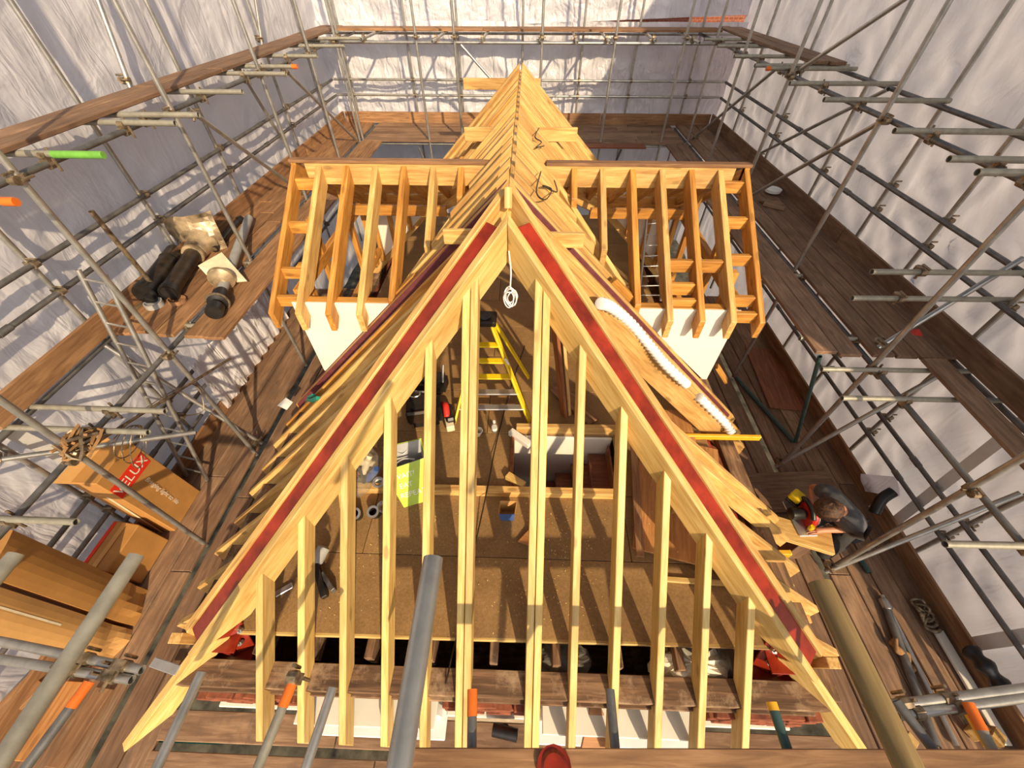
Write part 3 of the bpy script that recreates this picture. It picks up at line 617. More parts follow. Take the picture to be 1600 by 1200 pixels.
run_x(fd, [0.14, -0.24, -0.56, -0.88, -1.2], -4.35, 4.2, ZLO)
tag(beam('plank', PZ(640, 1168, 1.25) + V((0, -BW / 2, 0)), PZ(640, 1168, 1.25) + V((5.4, 0.16 - BW / 2, 0)), BW, BT, 'board_warm'), 'pale brown plank along the bottom edge of the picture', 'plank')
tag(lathe('reel', [(0, 0.05), (0, 0.115), (0.05, 0.115), (0.05, 0.09), (0.07, 0.07)], 'red_oxide', None, frame(PZ(865, 1198, 1.26), (0, 0, 1))), 'round red cap on the plank at the bottom edge', 'cap')

# ---- ladders
def ladder(name, label, b0, b1, t0, t1, n, mat, r=0.03, group=None):
    b0, b1, t0, t1 = V(b0), V(b1), V(t0), V(t1); L = thing(name, label, 'ladder', (b0 + b1) / 2, group)
    for a, b in ((b0, t0), (b1, t1)): tube('rail', a, b, mat, L, r=r)
    for k in range(n):
        f = (k + 0.6) / n; tube('rung', b0.lerp(t0, f), b1.lerp(t1, f), mat, L, r=r * 0.5, n=8)
    return L
ladder('scaffold_ladder', 'steel pole ladder leaning up to the left pipe platform', (-5.56, 3.42, -1.38), (-5.98, 3.5, -1.38), (-5.32, 4.30, 2.25), (-5.74, 4.40, 2.25), 12, 'steel', 0.032)
ladder('aluminium_ladder', 'slim aluminium ladder standing inside the right dormer', PZ(998, 470, 0.2), PZ(1032, 470, 0.2), PZ(1013, 325, 1.9), PZ(1042, 322, 1.9), 9, 'aluminium', 0.022)

# ================================================================== THINGS ON THE LEFT PLATFORM
def pipe_between(name, p0, p1, r, mat, parent=None, wall=0.82, n=20):
    p0, p1 = V(p0), V(p1); L = (p1 - p0).length
    return lathe(name, [(0.22, r * wall), (0, r * wall), (0, r), (L, r), (L, r * wall), (L - 0.22, r * wall)], mat, parent, frame(p0, p1 - p0), n)
def collar(parent, name, p, d, r, L, mat): return lathe(name, [(0, r * 0.8), (0, r), (L * 0.5, r * 1.05), (L, r), (L, r * 0.8)], mat, parent, frame(p, d), 18)
a, b = PZ(214, 458, ZUP + .17) + V((.13, 0, 0)), PZ(264, 394, ZUP + .17) + V((.13, 0, 0))
t = thing('flue_pipe', 'fat black pipe lying nearest the sheeting on the left platform', 'pipe', (a.x, a.y, ZUP)); d = b - a
pipe_between('pipe_body', a, b, 0.145, 'black_pipe', t); collar(t, 'end_collar', a - d.normalized() * 0.02, d, 0.16, 0.12, 'black_plastic'); collar(t, 'seam_collar', b - d * 0.25, d, 0.15, 0.05, 'black_pipe')
a2, b2 = PZ(233, 470, ZUP + .09), PZ(268, 420, ZUP + .09)
t = thing('flue_pipe', 'thin black pipe tucked between the two fat pipes', 'pipe', (a2.x, a2.y, ZUP)); pipe_between('pipe_body', a2, b2, 0.07, 'black_plastic', t); collar(t, 'end_collar', a2, b2 - a2, 0.085, 0.1, 'black_plastic')
a, b = PZ(263, 458, ZUP + .15), PZ(304, 394, ZUP + .15)
t = thing('flue_pipe', 'black pipe with a crumpled lead flashing round it', 'pipe', (a.x, a.y, ZUP)); d = b - a; dn = d.normalized()
pipe_between('pipe_body', a, b, 0.125, 'black_pipe', t); collar(t, 'end_collar', a, d, 0.135, 0.12, 'black_plastic'); collar(t, 'brass_collar', b - dn * 0.1, d, 0.17, 0.07, 'lead_sheet')
lathe('flashing_cone', [(0, 0.17), (0.2, 0.20), (0.30, 0.30)], 'lead_sheet', t, frame(b, d), 18)
Mf = frame(b + dn * 0.32, d, V((0, 0, 1)))
vs_, fs = [], []; N = 10
for j in range(N + 1):
    for i in range(N + 1):
        y, z = (i / N - 0.5) * 0.8, (j / N - 0.30) * 0.72; vs_.append((0.10 * noise.noise(V((y * 4, z * 4, 1.5))) + 0.12 * abs(y), y, z + 0.05 * noise.noise(V((y * 6, 3, 2)))))
fs = [(j * (N + 1) + i, j * (N + 1) + i + 1, (j + 1) * (N + 1) + i + 1, (j + 1) * (N + 1) + i) for j in range(N) for i in range(N)]
o = mobj('flashing_sheet', vs_, fs, 'lead_sheet', t, Mf); o.modifiers.new('t', 'SOLIDIFY').thickness = 0.012
a, b = PZ(334, 489, ZUP + .14), PZ(389, 341, ZUP + .14)
t = thing('vent_pipe', 'grey vent pipe with a square flashing plate and black cowl end', 'pipe', (a.x, a.y, ZUP)); d = b - a; dn = d.normalized(); L = d.length
pipe_between('pipe_body', a + dn * 0.35, b, 0.075, 'grey_plastic', t)
lathe('cowl', [(0, 0.10), (0, 0.115), (0.16, 0.115), (0.18, 0.085), (0.24, 0.085), (0.26, 0.14), (0.32, 0.145), (0.34, 0.11), (0.52, 0.11), (0.54, 0.085), (0.6, 0.08)], 'black_plastic', t, frame(a, d), 18)
collar(t, 'cowl_ring', a + dn * 0.27, d, 0.16, 0.03, 'coupler_steel')
fp = a + dn * 0.82
qc = [PZ(310, 416, ZUP + .32), PZ(347, 395, ZUP + .34), PZ(387, 440, ZUP + .06), PZ(336, 444, ZUP + .04)]
o = mobj('flashing_plate', [q - qc[0] for q in qc], [(0, 1, 2, 3)], 'cream_sheet', t, Matrix.Translation(qc[0])); o.modifiers.new('t', 'SOLIDIFY').thickness = 0.015
fp = (qc[0] + qc[2]) / 2
lathe('rubber_boot', [(0, 0.2), (0.05, 0.19), (0.1, 0.12), (0.16, 0.085)], 'lead_sheet', t, frame(fp - dn * 0.12, -d), 18)
tag(lathe('pipe_ring', [(0, 0.11), (0, 0.125), (0.06, 0.125), (0.06, 0.11), (0, 0.11)], 'board_warm', None, frame(PZ(278, 472, ZUP), (0.1, 0.1, 1)), 22), 'loose brown ring lying on the left platform boards', 'ring')
tag(lathe('grey_dish', [(0, 0.13), (0.08, 0.13), (0.08, 0.11), (0.05, 0.10)], 'grey_plastic', None, frame(PZ(243, 478, ZUP), (0, 0, 1)), 20), 'grey round dish in front of the black pipes', 'dish')
tag(lathe('pipe_disc', [(0, 0.17), (0.03, 0.17), (0.03, 0.12), (0.06, 0.11)], 'coupler_steel', None, frame(PZ(205, 478, ZUP), (0, 0, 1)), 22), 'rusty brown disc lying by the toe board on the left platform', 'disc')
t = thing('steel_bracket', 'small black angle bracket propped behind the lead flashing', 'bracket', PZ(305, 372, ZUP)); p = PZ(305, 372, ZUP + 0.2)
beam('bracket_leg', p + V((-0.05, 0, -0.2)), p + V((0, 0, 0.2)), 0.05, 0.02, 'black_plastic', t); beam('bracket_plate', p + V((0, 0, 0.2)), p + V((0.2, 0.05, 0.2)), 0.12, 0.02, 'black_plastic', t)
t = thing('waste_pipe', 'dark plastic pipe lying behind the grey vent pipe', 'pipe', PZ(352, 375, ZUP)); pipe_between('pipe_body', PZ(335, 390, ZUP + .06), PZ(372, 345, ZUP + .06), 0.055, 'black_plastic', t); collar(t, 'end_collar', PZ(372, 345, ZUP + .06), V((0.1, 0.2, 0)), 0.07, 0.1, 'black_plastic')
# corrugated clear sheet under the left platform
cs = grid_sheet('corrugated_sheet', (-5.98, 5.0, -1.3), (0.0, 3.0, 0), (-0.06, 0, 1.2), 44, 4, lambda u, v: 0.035 * math.sin(u * 19), 'sheeting'); tag(cs, 'pale corrugated plastic sheet standing below the left platform', 'plastic sheet')

# ================================================================== CARDBOARD BOXES
def carton(name, label, corners, mat, thick, parent_loc, mat2='cardboard_light'):
    """corners: four points of the large face, thick: vector to the back"""
    t = thing(name, label, 'box', parent_loc); c = [V(x) for x in corners]; o0 = c[0]; tv = V(thick)
    vs_ = [x - o0 for x in c] + [x - o0 + tv for x in c]
    mobj('carton_body', vs_, [(0, 1, 2, 3), (7, 6, 5, 4), (0, 4, 5, 1), (1, 5, 6, 2), (2, 6, 7, 3), (3, 7, 4, 0)], mat, t, Matrix.Translation(o0), bev=0.012); return t
A, B = V((-5.58, 3.22, -1.4)), V((-5.58, 2.50, -1.4)); C_, D_ = V((-5.62, 2.46, 0.22)), V((-5.62, 3.14, 0.22))
t = carton('cardboard_box', 'tall brown cardboard box with a red printed logo, standing on the left walkway', (A, B, C_, D_), 'cardboard', (-0.36, 0, 0), (-5.7, 2.9, -1.4))
nx = V((1, 0, 0))
def face_text(s, size, y, z, mat, x=-5.565, shear=0, up=V((0, 0, 1)), e=V((0, 1, 0)), name='lettering'):
    M = Matrix((e, up, e.cross(up))).transposed().to_4x4(); M.translation = V((x - 0.0247 * (z + 1.4), y, z)); return text(name, s, size, mat, t, M, shear=shear)
M = Matrix((V((0, 1, 0)), V((0, 0, 1)), nx)).transposed().to_4x4()
lg = box('logo_panel', (-5.608, 2.79, -0.12), (0.006, 0.62, 0.24), 'print_red', t, bev=0)
face_text('VELUX', 0.2, 2.79, -0.12, 'print_white', x=-5.57)
face_text('Bringing light to life', 0.10, 2.86, -0.72, 'print_white', shear=0.4, name='slogan', e=V((0, 0, -1)), up=V((0, 1, 0)))
mobj('box_flap', [(0, 0, 0), (0, -0.72, 0), (-0.1, -0.78, 0.12), (-0.1, 0.05, 0.12)], [(0, 1, 2, 3)], 'cardboard_light', t, Matrix.Translation((-5.97, 3.18, 0.2)))
mobj('side_tape', [(0, 0, 0), (0.05, 0, 0), (0.05, 0, 1.55), (0, 0, 1.55)], [(0, 1, 2, 3)], 'cream_sheet', t, Matrix.Translation((-5.8, 2.47, -1.38)))
t = carton('cardboard_box', 'plain brown cardboard box beside the tall logo box, in shade', (V((-5.60, 2.36, -1.4)), V((-5.60, 1.70, -1.4)), V((-5.62, 1.66, -0.75)), V((-5.62, 2.33, -0.75))), 'cardboard', (-0.42, 0.05, 0), (-5.8, 2.0, -1.4))
box('tape_strip', (-5.83, 2.0, -0.742), (0.07, 0.68, 0.006), 'cardboard_light', t, bev=0); box('edge_print', (-5.99, 2.02, -0.742), (0.05, 0.66, 0.006), 'print_red', t, bev=0)
D0 = lambda x, y: PZ(x, y, ZLO)
# two more tall cartons in the near left corner
for i, (pa, pb, zt, mat, lab) in enumerate((((228, 922), (207, 978), 0.75, 'cardboard', 'tall brown carton with white handwriting in the near left corner'), ((203, 984), (176, 1034), 0.62, 'cardboard_light', 'tall crumpled carton in front of the handwritten one'))):
    A, B = D0(*pa), D0(*pb); t = thing('cardboard_box', lab, 'box', (A.x - 0.2, (A.y + B.y) / 2, ZLO)); NU, NV = 20, 6; vs_ = []
    for side in (0, -0.34):
        for j in range(NV + 1):
            for k in range(NU + 1):
                u, v = k / NU, j / NV; p = A.lerp(B, v) + V((side, 0, (zt + 1.4) * u)); cr = max(0.0, 0.35 - u)
                vs_.append(p - A + V((0.22 * cr * noise.noise(p * 4 + V((0, 0, side))) + (0.03 * math.sin(v * math.pi) if side == 0 else 0), 0, 0)))
    n = (NU + 1) * (NV + 1); ix = lambda s, j, k: s * n + j * (NU + 1) + k
    fs = [(ix(s, j, k), ix(s, j, k + 1), ix(s, j + 1, k + 1), ix(s, j + 1, k)) for s in (0, 1) for j in range(NV) for k in range(NU)]
    for k in range(NU): fs += [(ix(0, j, k), ix(0, j, k + 1), ix(1, j, k + 1), ix(1, j, k)) for j in (0, NV)]
    for j in range(NV): fs += [(ix(0, j, k), ix(0, j + 1, k), ix(1, j + 1, k), ix(1, j, k)) for k in (0, NU)]
    mobj('carton_body', vs_, fs, mat, t, Matrix.Translation(A))
    m_ = (A + B) / 2
    M = Matrix((V((0, 0, -1)), V((0, 1, 0)), V((1, 0, 0)))).transposed().to_4x4(); M.translation = V((A.x + 0.045, m_.y, 0.0))
    if i == 0: text('handwriting', 'light by', 0.26, 'print_white', t, M, shear=0.5); box('hand_slot', (A.x + 0.035, m_.y, -0.62), (0.02, 0.16, 0.05), 'hole_dark', t, bev=0)
    else: box('tape_strip', (A.x + 0.03, m_.y, 0.1), (0.02, 0.07, 0.9), 'cream_sheet', t, bev=0)
# loose boards and slabs below the near left tubes
for i, (p, q, w, mat, lab) in enumerate((((60, 1060), (-30, 1150), 0.30, 'board_warm', 'orange brown plank under the near left tubes'), ((120, 1065), (40, 1190), 0.24, 'plywood', 'strip of chipboard lying under the near left tubes'), ((165, 1075), (85, 1200), 0.22, 'board_warm', 'brown plank beside the chipboard strip, near left'))):
    tag(beam('loose_board', PZ(*p, -1.30), PZ(*q, -1.30), w, 0.05, mat), lab, 'board', 'loose boards near the left corner')

# ================================================================== CABLES, DUCT AND SMALL THINGS ON THE ROOF
t = thing('cable_coil', 'white cable hanging from the roof peak in a loose coil', 'cable', PY(797, 465, 3.4)); p = PY(797, 452, 3.45); q = PY(795, 392, 3.62)
wire('hanging_cable', [q, q.lerp(p, 0.5) + V((0.015, 0, 0)), p], 0.007, 'white_plastic', t)
for k in range(6):
    c = p + V((random.uniform(-.02, .02), 0.01 * k, -0.11 + random.uniform(-.02, .02))); rr = 0.095 + random.uniform(-.015, .02)
    wire('cable_loop', [c + V((rr * 0.55 * math.cos(a), 0.02 * math.sin(2 * a + k), rr * math.sin(a))) for a in [i * math.pi / 4 for i in range(8)]], 0.007, 'white_plastic', t, cyclic=True)
rs = lambda x, y, sx: V((x, y, 3.4 - abs(x - XC)))          # a point on the main slopes
def slope_pt(px, py, sx, lift=0.0):
    d = _ray(px, py); # z = zr - sx*(x-XC)
    tt = (3.4 + lift + sx * XC - HC) / (d.z + sx * d.x); return _c + d * tt
t = thing('flexible_duct', 'white flexible duct running down the right rafters', 'duct', slope_pt(1040, 570, 1))
pts = [slope_pt(x, y, 1, 0.07) for x, y in ((938, 474), (955, 480), (985, 505), (1015, 540), (1040, 570), (1072, 600))]
wire('duct_hose', pts, lambda u: 0.060 * (1 + 0.16 * math.sin(u * 190)), 'white_plastic', t, res=40, n=12)
pts = [slope_pt(x, y, 1, 0.06) for x, y in ((1092, 620), (1112, 640), (1132, 660), (1143, 676))]
wire('duct_hose', pts, lambda u: 0.060 * (1 + 0.16 * math.sin(u * 70)), 'white_plastic', t, res=40, n=12)
wire('duct_strap', [slope_pt(935, 470, 1, .03), slope_pt(944, 466, 1, .14), slope_pt(950, 476, 1, .03)], 0.012, 'black_plastic', t)
for i, (pp, lab) in enumerate(((((845, 268), (838, 300), (852, 312), (862, 296), (848, 290), (870, 300), (866, 282)), 'black cable loops caught on the right rafters near the hip'), (((842, 200), (836, 214), (846, 222), (838, 230), (850, 228)), 'thin black wire tangled near the far collar board'))):
    tag(wire('loose_cable', [slope_pt(x, y, 1, 0.05) for x, y in pp], 0.009, 'black_plastic'), lab, 'cable')
for (pp, lab) in ((((497, 622), (486, 626), (482, 623), (490, 618)), 'scrap of teal tape on a left rafter'),):
    tag(wire('tape_scrap', [slope_pt(x, y, -1, 0.03) for x, y in pp], 0.035, 'teal'), lab, 'tape')
o = mobj('metal_offcut', [(0, 0, 0), (0.22, -0.1, 0), (0.3, 0.05, 0.06), (0.12, 0.16, 0.05)], [(0, 1, 2, 3)], 'white_plastic', None, Matrix.Translation(PZ(434, 634, -0.9))); tag(o, 'white folded metal scrap below the left rafter feet', 'scrap'); o.modifiers.new('t', 'SOLIDIFY').thickness = 0.01
tag(beam('metal_strap', PZ(238, 1034, -0.1), PZ(278, 1048, -0.05), 0.09, 0.02, 'aluminium'), 'short metal strap across the left hip foot', 'strap')
tag(beam('steel_angle', PZ(430, 929, 0.03), PZ(457, 914, 0.03), 0.07, 0.02, 'aluminium'), 'grey steel angle lying on the loft floor by the left hip', 'bracket')
tag(beam('rafter_offcut', PZ(1135, 596, -0.4), PZ(1120, 572, -0.1), 0.16, 0.05, 'pine_amber'), 'orange timber offcut at the foot of the right dormer cheek', 'offcut')
t = thing('spirit_level', 'long yellow bar laid across the right rafter feet by the duct', 'level', PZ(1080, 682, 0)); beam('bar', PZ(978, 680, 0.10), PZ(1187, 684, -0.02), 0.05, 0.09, 'yellow_deep', t); box('end_cap', PZ(1186, 684, -0.02), (0.03, 0.055, 0.095), 'yellow', t)
t = thing('spirit_level', 'short yellow bar poking out below the board being sawn', 'level', PZ(1200, 865, -0.3)); beam('bar', PZ(1120, 863, -0.25), PZ(1232, 865, -0.3), 0.06, 0.1, 'yellow_deep', t); box('end_cap', PZ(1232, 865, -0.3), (0.03, 0.07, 0.11), 'yellow', t)

# ================================================================== INSIDE THE LOFT
# yellow step ladder with a black tray top
t = thing('step_ladder', 'yellow step ladder with black top standing in the loft', 'step ladder', PZ(770, 640, 0))
tp = PZ(757, 505, 1.25); f1, f2 = PZ(710, 660, 0.0), PZ(828, 660, 0.0); r1, r2 = PZ(745, 590, 0) + V((0, .2, 0)), PZ(826, 590, 0.0)
hl, hr = tp + V((-0.10, -0.05, 0)), tp + V((0.12, -0.05, 0))
for a, b in ((f1, hl), (f2, hr)): beam('front_rail', a, b, 0.035, 0.10, 'yellow', t, up=(0, 1, 0.3))
for a, b in ((r1, hl + V((0, .15, 0))), (r2, hr + V((0, .15, 0)))): beam('rear_rail', a, b, 0.035, 0.08, 'yellow', t, up=(0, 1, 0.3))
for k in range(1, 6):
    f = k / 6.2; beam('step', f1.lerp(hl, f), f2.lerp(hr, f), 0.11, 0.025, 'aluminium' if k < 3 else 'yellow', t)
box('tray_top', tp + V((0.01, 0.05, 0.04)), (0.34, 0.30, 0.10), 'black_plastic', t, bev=0.02); lathe('tray_recess', [(0, 0.09), (0.015, 0.09), (0.015, 0.075), (0.02, 0.07)], 'glass_dark', t, frame(tp + V((0.01, 0.05, 0.095)), (0, 0, 1)), 18)
box('rating_sticker', f2.lerp(hr, 0.62) + V((0, -0.02, 0.055)), (0.04, 0.02, 0.14), 'white_plastic', t, rot=Matrix.Rotation(-0.4, 3, 'Y')); 
# bags
t = thing('tool_bag', 'black tool bag with a red drill beside the left jack rafters', 'tool bag', PZ(668, 660, 0)); c = PZ(668, 655, 0.0)
box('bag_body', c + V((0, 0, 0.24)), (0.52, 0.40, 0.46), 'black_plastic', t, rz=0.2, bev=0.07, seg=2); box('bag_flap', c + V((0, -0.18, 0.30)), (0.46, 0.08, 0.26), 'black_pipe', t, rz=0.2, bev=0.03)
wire('bag_handle', [c + V((-0.2, 0.0, 0.45)), c + V((-0.12, 0, 0.62)), c + V((0.08, 0.02, 0.62)), c + V((0.18, 0.02, 0.45))], 0.018, 'black_plastic', t)
wire('metal_ring', [c + V((-0.1 + 0.08 * math.cos(k), 0.06 * math.sin(k), 0.60)) for k in [i * 0.785 for i in range(8)]], 0.01, 'aluminium', t, cyclic=True)
wire('red_grip', [c + V((0.27, 0.1, 0.25)), c + V((0.33, 0.0, 0.34)), c + V((0.36, -0.14, 0.25))], 0.05, 'red_plastic', t, n=8)
box('battery', c + V((0.40, -0.2, 0.15)), (0.12, 0.2, 0.12), 'cream_sheet', t, rz=0.3); box('drill_body', c + V((0.38, -0.05, 0.2)), (0.14, 0.34, 0.16), 'black_plastic', t, rz=0.3, bev=0.03)
t = thing('tool_bag', 'dark bundle of tools further back under the left slope', 'tool bag', PZ(665, 606, 0)); c = PZ(668, 606, 0)
box('bag_body', c + V((0, 0, 0.15)), (0.7, 0.34, 0.3), 'black_plastic', t, rz=-0.1, bev=0.06, seg=2)
for k in range(6): tube('tool_handle', c + V((-0.3 + 0.12 * k, -0.1, 0.2)), c + V((-0.34 + 0.13 * k, 0.1 * (k % 3) - 0.1, 0.46)), 'steel_dark' if k % 2 else 'black_plastic', t, r=0.022, n=8)
t = thing('shopping_bag', 'lime green shopping bag with white lettering standing on the loft floor', 'bag', PZ(640, 745, 0)); c = PZ(642, 752, 0)
v0 = [(-0.14, -0.36, 0), (0.16, -0.36, 0), (0.18, -0.05, 0), (-0.16, -0.05, 0), (-0.27, -0.02, 0.44), (0.27, -0.02, 0.50), (0.28, 0.26, 0.56), (-0.22, 0.28, 0.55)]
o = mobj('bag_body', v0, [(3, 2, 1, 0), (0, 1, 5, 4), (1, 2, 6, 5), (2, 3, 7, 6), (3, 0, 4, 7)], 'lime', t, Matrix.Translation(c) @ Matrix.Rotation(0.35, 4, 'Z')); o.modifiers.new('t', 'SOLIDIFY').thickness = 0.006
o = mobj('bag_lining', [(x * 0.95, y * 0.95, z * 0.99 + 0.006) for x, y, z in v0], [(0, 1, 5, 4), (1, 2, 6, 5), (2, 3, 7, 6), (3, 0, 4, 7)], 'grey_plastic', t, Matrix.Translation(c) @ Matrix.Rotation(0.35, 4, 'Z'))
R = Matrix.Rotation(0.35, 4, 'Z'); e = (R.to_3x3() @ V((1, 0, 0))); upv = (R.to_3x3() @ V((0.0, 0.34, 0.47))).normalized()
for i, s in enumerate(('WAITRO', 'EAT LE', 'REPEAT')):
    zz = 0.36 - 0.11 * i; M = Matrix((e, upv, e.cross(upv))).transposed().to_4x4(); M.translation = c + R.to_3x3() @ V((0.02, -0.372 + 0.72 * zz, zz)); text('lettering', s, 0.10, 'white_plastic', t, M)
for s in (-1, 1): wire('bag_handle', [c + R.to_3x3() @ V((-0.12, 0.13 + s * 0.13, 0.5)), c + R.to_3x3() @ V((0.0, 0.13 + s * 0.04, 0.44)), c + R.to_3x3() @ V((0.14, 0.13 + s * 0.13, 0.5))], 0.012, 'grey_plastic', t)
# heap of pipe fittings in a clear bag
t = thing('bag_of_fittings', 'clear plastic bag bulging with pipe fittings by the left hip', 'plastic bag', PZ(568, 745, 0)); c = PZ(570, 745, 0.05)
vs_, fs = [], []
for j in range(9):
    for k in range(14):
        th, ph = j / 8 * math.pi, k / 14 * 2 * math.pi; rr = 1 + 0.28 * noise.noise(V((math.cos(ph) * 1.7, math.sin(ph) * 1.7, j * 0.6)))
        vs_.append((0.26 * rr * math.sin(th) * math.cos(ph), 0.36 * rr * math.sin(th) * math.sin(ph), 0.22 + 0.22 * rr * math.cos(th)))
fs = [(j * 14 + k, j * 14 + (k + 1) % 14, (j + 1) * 14 + (k + 1) % 14, (j + 1) * 14 + k) for j in range(8) for k in range(14)]
mobj('bag_skin', vs_, fs, 'clear_plastic', t, Matrix.Translation(c))
for k in range(9):
    p = c + V((random.uniform(-.15, .15), random.uniform(-.22, .22), random.uniform(.06, .28))); pipe_between('fitting', p, p + V((random.uniform(-.1, .1), random.uniform(-.1, .1), 0.12)), 0.05, random.choice(['black_plastic', 'plywood', 'blue_plastic', 'cream_sheet', 'black_plastic']), t, n=10)
for i, (x, y, mat, lab) in enumerate(((560, 806, 'black_plastic', 'black pipe socket nearest the left jack rafters'), (588, 803, 'black_plastic', 'black pipe socket standing second from the left'), (603, 795, 'cream_sheet', 'cream pipe socket with a screw inside'), (596, 758, 'white_plastic', 'white pipe socket by the cross timber'))):
    p = PZ(x, y, 0.0); q = thing('pipe_fitting', lab, 'pipe fitting', p, 'pipe fittings on the loft floor')
    lathe('socket', [(0.01, 0.05), (0.13, 0.055), (0.15, 0.065), (0.15, 0.075), (0.13, 0.075), (0, 0.066)], mat, q, frame(p, (0.0, -0.25, 1)), 16); lathe('rim', [(0.135, 0.05), (0.135, 0.078), (0.152, 0.078), (0.152, 0.05), (0.135, 0.05)], 'aluminium', q, frame(p, (0.0, -0.25, 1)), 16)
t = thing('paper_cup', 'white paper cup standing on the loft floor', 'cup', PZ(747, 680, 0)); p = PZ(747, 680, 0); lathe('cup_body', [(0.03, 0.03), (0.12, 0.046), (0.14, 0.056), (0.14, 0.05), (0.0, 0.036), (0, 0.0)], 'cream_sheet', t, frame(p, (0.15, -0.1, 1)), 16); lathe('cup_rim', [(0.135, 0.05), (0.135, 0.06), (0.148, 0.06), (0.148, 0.05), (0.135, 0.05)], 'white_plastic', t, frame(p, (0.15, -0.1, 1)), 16)
t = thing('water_bottle', 'small clear water bottle standing by the step ladder', 'bottle', PZ(773, 675, 0)); p = PZ(773, 675, 0); lathe('bottle_body', [(0, 0.035), (0.01, 0.042), (0.17, 0.042), (0.22, 0.02), (0.24, 0.018)], 'clear_plastic', t, frame(p, (0, 0, 1)), 14); lathe('bottle_cap', [(0, 0.021), (0.03, 0.021)], 'white_plastic', t, frame(p + V((0, 0, 0.24)), (0, 0, 1)), 12); lathe('bottle_label', [(0, 0.0435), (0.06, 0.0435)], 'white_plastic', t, frame(p + V((0, 0, 0.07)), (0, 0, 1)), 14)
t = thing('paper_bag', 'small brown paper bag with a blue side beside the centre jack rafters', 'bag', PZ(793, 805, 0)); c = PZ(793, 806, 0)
v0 = [(-0.08, -0.06, 0), (0.08, -0.06, 0), (0.08, 0.06, 0), (-0.08, 0.06, 0), (-0.11, -0.07, 0.20), (0.10, -0.08, 0.23), (0.12, 0.09, 0.24), (-0.10, 0.10, 0.22)]
o = mobj('bag_body', v0, [(3, 2, 1, 0), (1, 2, 6, 5), (2, 3, 7, 6), (3, 0, 4, 7)], 'cardboard_light', t, Matrix.Translation(c)); o.modifiers.new('t', 'SOLIDIFY').thickness = 0.004
o = mobj('blue_panel', v0, [(0, 1, 5, 4)], 'blue_plastic', t, Matrix.Translation(c)); o.modifiers.new('t', 'SOLIDIFY').thickness = 0.004
M = frame(PZ(819, 850, 0.02), (1, -0.3, 0)); tag(prism('timber_wedge', [(-0.09, 0), (0.13, 0), (0.02, 0.22)], 0.04, M @ Matrix.Rotation(-1.45, 4, 'X'), 'plywood'), 'small triangular timber wedge on the loft floor', 'offcut')
tag(wire('power_cable', [PZ(722, 905, 0.03), PZ(742, 850, 0.015), PZ(762, 760, 0.13), PZ(776, 690, 0.03), PZ(800, 600, 0.03), PZ(820, 540, .03)], 0.009, 'black_plastic'), 'black power cable trailing across the loft floor', 'cable')
tag(wire('power_cable', [PZ(715, 990, 0.03), PZ(705, 1030, -0.08), PZ(698, 1062, -0.12), PZ(692, 1085, -0.3)], 0.009, 'black_plastic'), 'black cable dropping over the near floor edge', 'cable')
# plywood and boards
tag(beam('plywood_sheet', PZ(1060, 690, 0.09) , PZ(1062, 876, 0.09), 1.10, 0.035, 'plywood', up=(0, 0, 1)), 'large orange plywood sheet lying flat inside the right hip', 'plywood')
tag(beam('plywood_sheet', PZ(1030, 640, 0.05), PZ(1040, 690, 0.05), 0.9, 0.03, 'plywood', up=(0, 0, 1)), 'second plywood sheet further back under the right rafters', 'plywood')
tag(beam('plywood_offcut', PZ(990, 690, 0.13), PZ(1000, 870, 0.13), 0.10, 0.025, 'board_warm'), 'narrow plywood strip along the edge of the large sheet', 'offcut')
tag(beam('loft_plank', PZ(868, 605, 0.06), PZ(928, 660, 0.06), 0.24, 0.05, 'board_warm'), 'short brown plank lying behind the stair opening', 'plank')
tag(beam('timber_batten', PZ(1040, 905, 0.02), PZ(1140, 912, 0.02), 0.06, 0.04, 'pine_pale'), 'pale batten lying near the right hip on the loft floor', 'batten')
o = tag(beam('rafter_offcut', PZ(925, 778, 0.03) + V((1.0, 0, 0)), PZ(925, 778, 0.03) + V((1.35, -0.1, 0)), 0.3, 0.06, 'pine_pale'), 'triangular pale offcut on the plywood beside the right jack rafters', 'offcut')
t = thing('nail_gun', 'grey and white nail gun lying behind the left jack rafters', 'tool', PZ(495, 885, 0)); p = PZ(493, 880, 0.1)
lathe('gun_head', [(0, 0.05), (0.02, 0.075), (0.18, 0.075), (0.2, 0.05)], 'grey_plastic', t, frame(p, (0.3, 1, 0.2)), 14); beam('gun_handle', p, p + V((0.22, -0.35, -0.05)), 0.07, 0.09, 'black_plastic', t); beam('magazine', p + V((0.1, -0.1, -0.05)), p + V((0.3, -0.28, -0.05)), 0.05, 0.10, 'steel_dark', t); box('battery_pack', p + V((-0.12, -0.05, -0.03)), (0.14, 0.12, 0.1), 'white_plastic', t, rz=0.4, bev=0.02)
